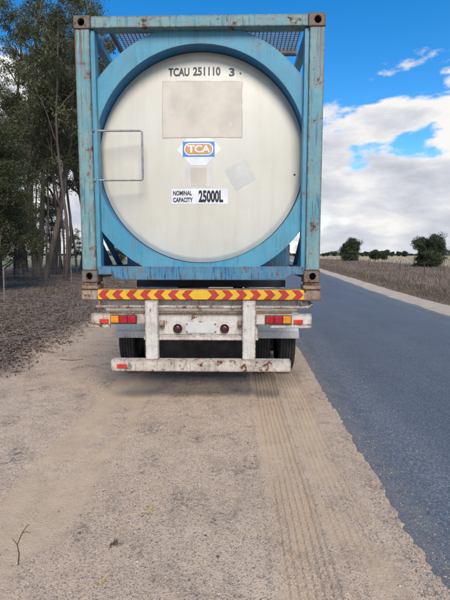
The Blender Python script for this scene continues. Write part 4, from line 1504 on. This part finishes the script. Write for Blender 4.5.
# distant woodland along the skyline
def far_wood():
    g3 = np.random.default_rng(3)
    cs, rs = [], []
    for a in np.arange(-60, 80, 0.16):
        D = 620 + 160 * g3.random()
        hgt = 2.4 + 8 * max(0, float(fbm(np.array([a * 0.35]), np.array([0.3]), 3, 5)[0]) - 0.38) * 2.2
        hgt *= 1.6 if a > 26 else 1.0
        for k in range(3):
            cs.append((D * math.sin(R(a)) + g3.normal() * 2, D * math.cos(R(a)), hgt * (0.15 + 0.4 * k))); rs.append(hgt * (0.55 - 0.1 * k))
    V, sh = leaves(cs, rs, 26, 2.6, 12, 0.3)
    o = link('far_woodland', np_mesh('far_woodland', V, np.arange(len(V)).reshape(-1, 4), False, {'shade': sh}), M['field_leaf'])
    tag(o, 'thin dark line of distant woodland along the horizon', 'woodland', kind='stuff')


far_wood()

# ------------------------------------------------------------------ wire fences
M['post_steel'] = simple('rusted_picket', (0.075, 0.058, 0.05), 0.8, 0.2, 0.3, 12)
M['post_pale'] = simple('weathered_post', (0.19, 0.165, 0.145), 0.9, 0, 0.25, 12)
M['wire'] = simple('fence_wire', (0.16, 0.15, 0.14), 0.6, 0.5)


def wire_fence(name, P, label, h, pale=()):
    root = empty(name, (P[0][0], P[0][1], -0.06))
    o = Vector(root.location)
    for i, (x, y) in enumerate(P):
        m = MB(); b = Vector((x, y, -0.12)) - o
        tl = Vector((random.uniform(-.03, .03), random.uniform(-.03, .03), 0))
        if i in pale:
            m.tube([b, b + tl + Vector((0, 0, h * 1.02))], 0.024, 8)
        else:   # Y-section steel picket
            for a in (0.4, 2.5, 4.6):
                ux, uy = math.cos(a), math.sin(a)
                w = 0.028
                px_, py_ = -uy * 0.004, ux * 0.004
                V = []
                for (q, zz) in ((b, 0), (b + tl, h)):
                    for (s1, s2) in ((0, 1), (0, -1), (1, -1), (1, 1)):
                        V.append((q.x + ux * w * s1 + px_ * s2, q.y + uy * w * s1 + py_ * s2, q.z + zz))
                m.add(V, [(0, 1, 2, 3), (7, 6, 5, 4), (0, 4, 5, 1), (1, 5, 6, 2), (2, 6, 7, 3), (3, 7, 4, 0)])
        m.build('post', M['post_pale' if i in pale else 'post_steel'], root)
    for zz in (0.35, 0.65, 0.95, 1.12):
        m = MB()
        m.tube([Vector((x, y, zz - 0.06)) - o for x, y in P], 0.003, 4)
        m.build('wire', M['wire'], root)
    tag(root, label, 'fence')


wire_fence('wire_fence', [(-6.6, 5.5), (-6.9, 9.7), (-7.18, 14.0), (-7.52, 18.1), (-8.05, 22.7), (-8.6, 28), (-9.2, 34), (-9.9, 42), (-10.8, 52)],
           'old wire fence on thin pickets in front of the eucalypt strip', 1.28, (0, 2, 4))
yy = np.arange(14, 90, 6.5)
wire_fence('wire_fence', [(float(edge_l(y)) + ROAD_W + 7.5, float(y)) for y in yy], 'wire fence on dark pickets running through the tall grass across the road', 1.15)

# small green paddock seen far behind the eucalypt strip
def m_green():
    t = NT('green_crop')
    P = t.pos()
    t.set('Base Color', t.mix(t.rampf(t.noise(P, 0.3, 5), 0.35, 0.65), (0.10, 0.14, 0.035), (0.16, 0.19, 0.06))).set('Roughness', 0.95)
    return t.m


MB().add([(-75, 62, -0.05), (-17, 62, -0.05), (-26, 140, -0.05), (-120, 140, -0.05)], [(0, 1, 2, 3)]).build('green_paddock', m_green())
tag(bpy.data.objects['green_paddock'], kind='structure')
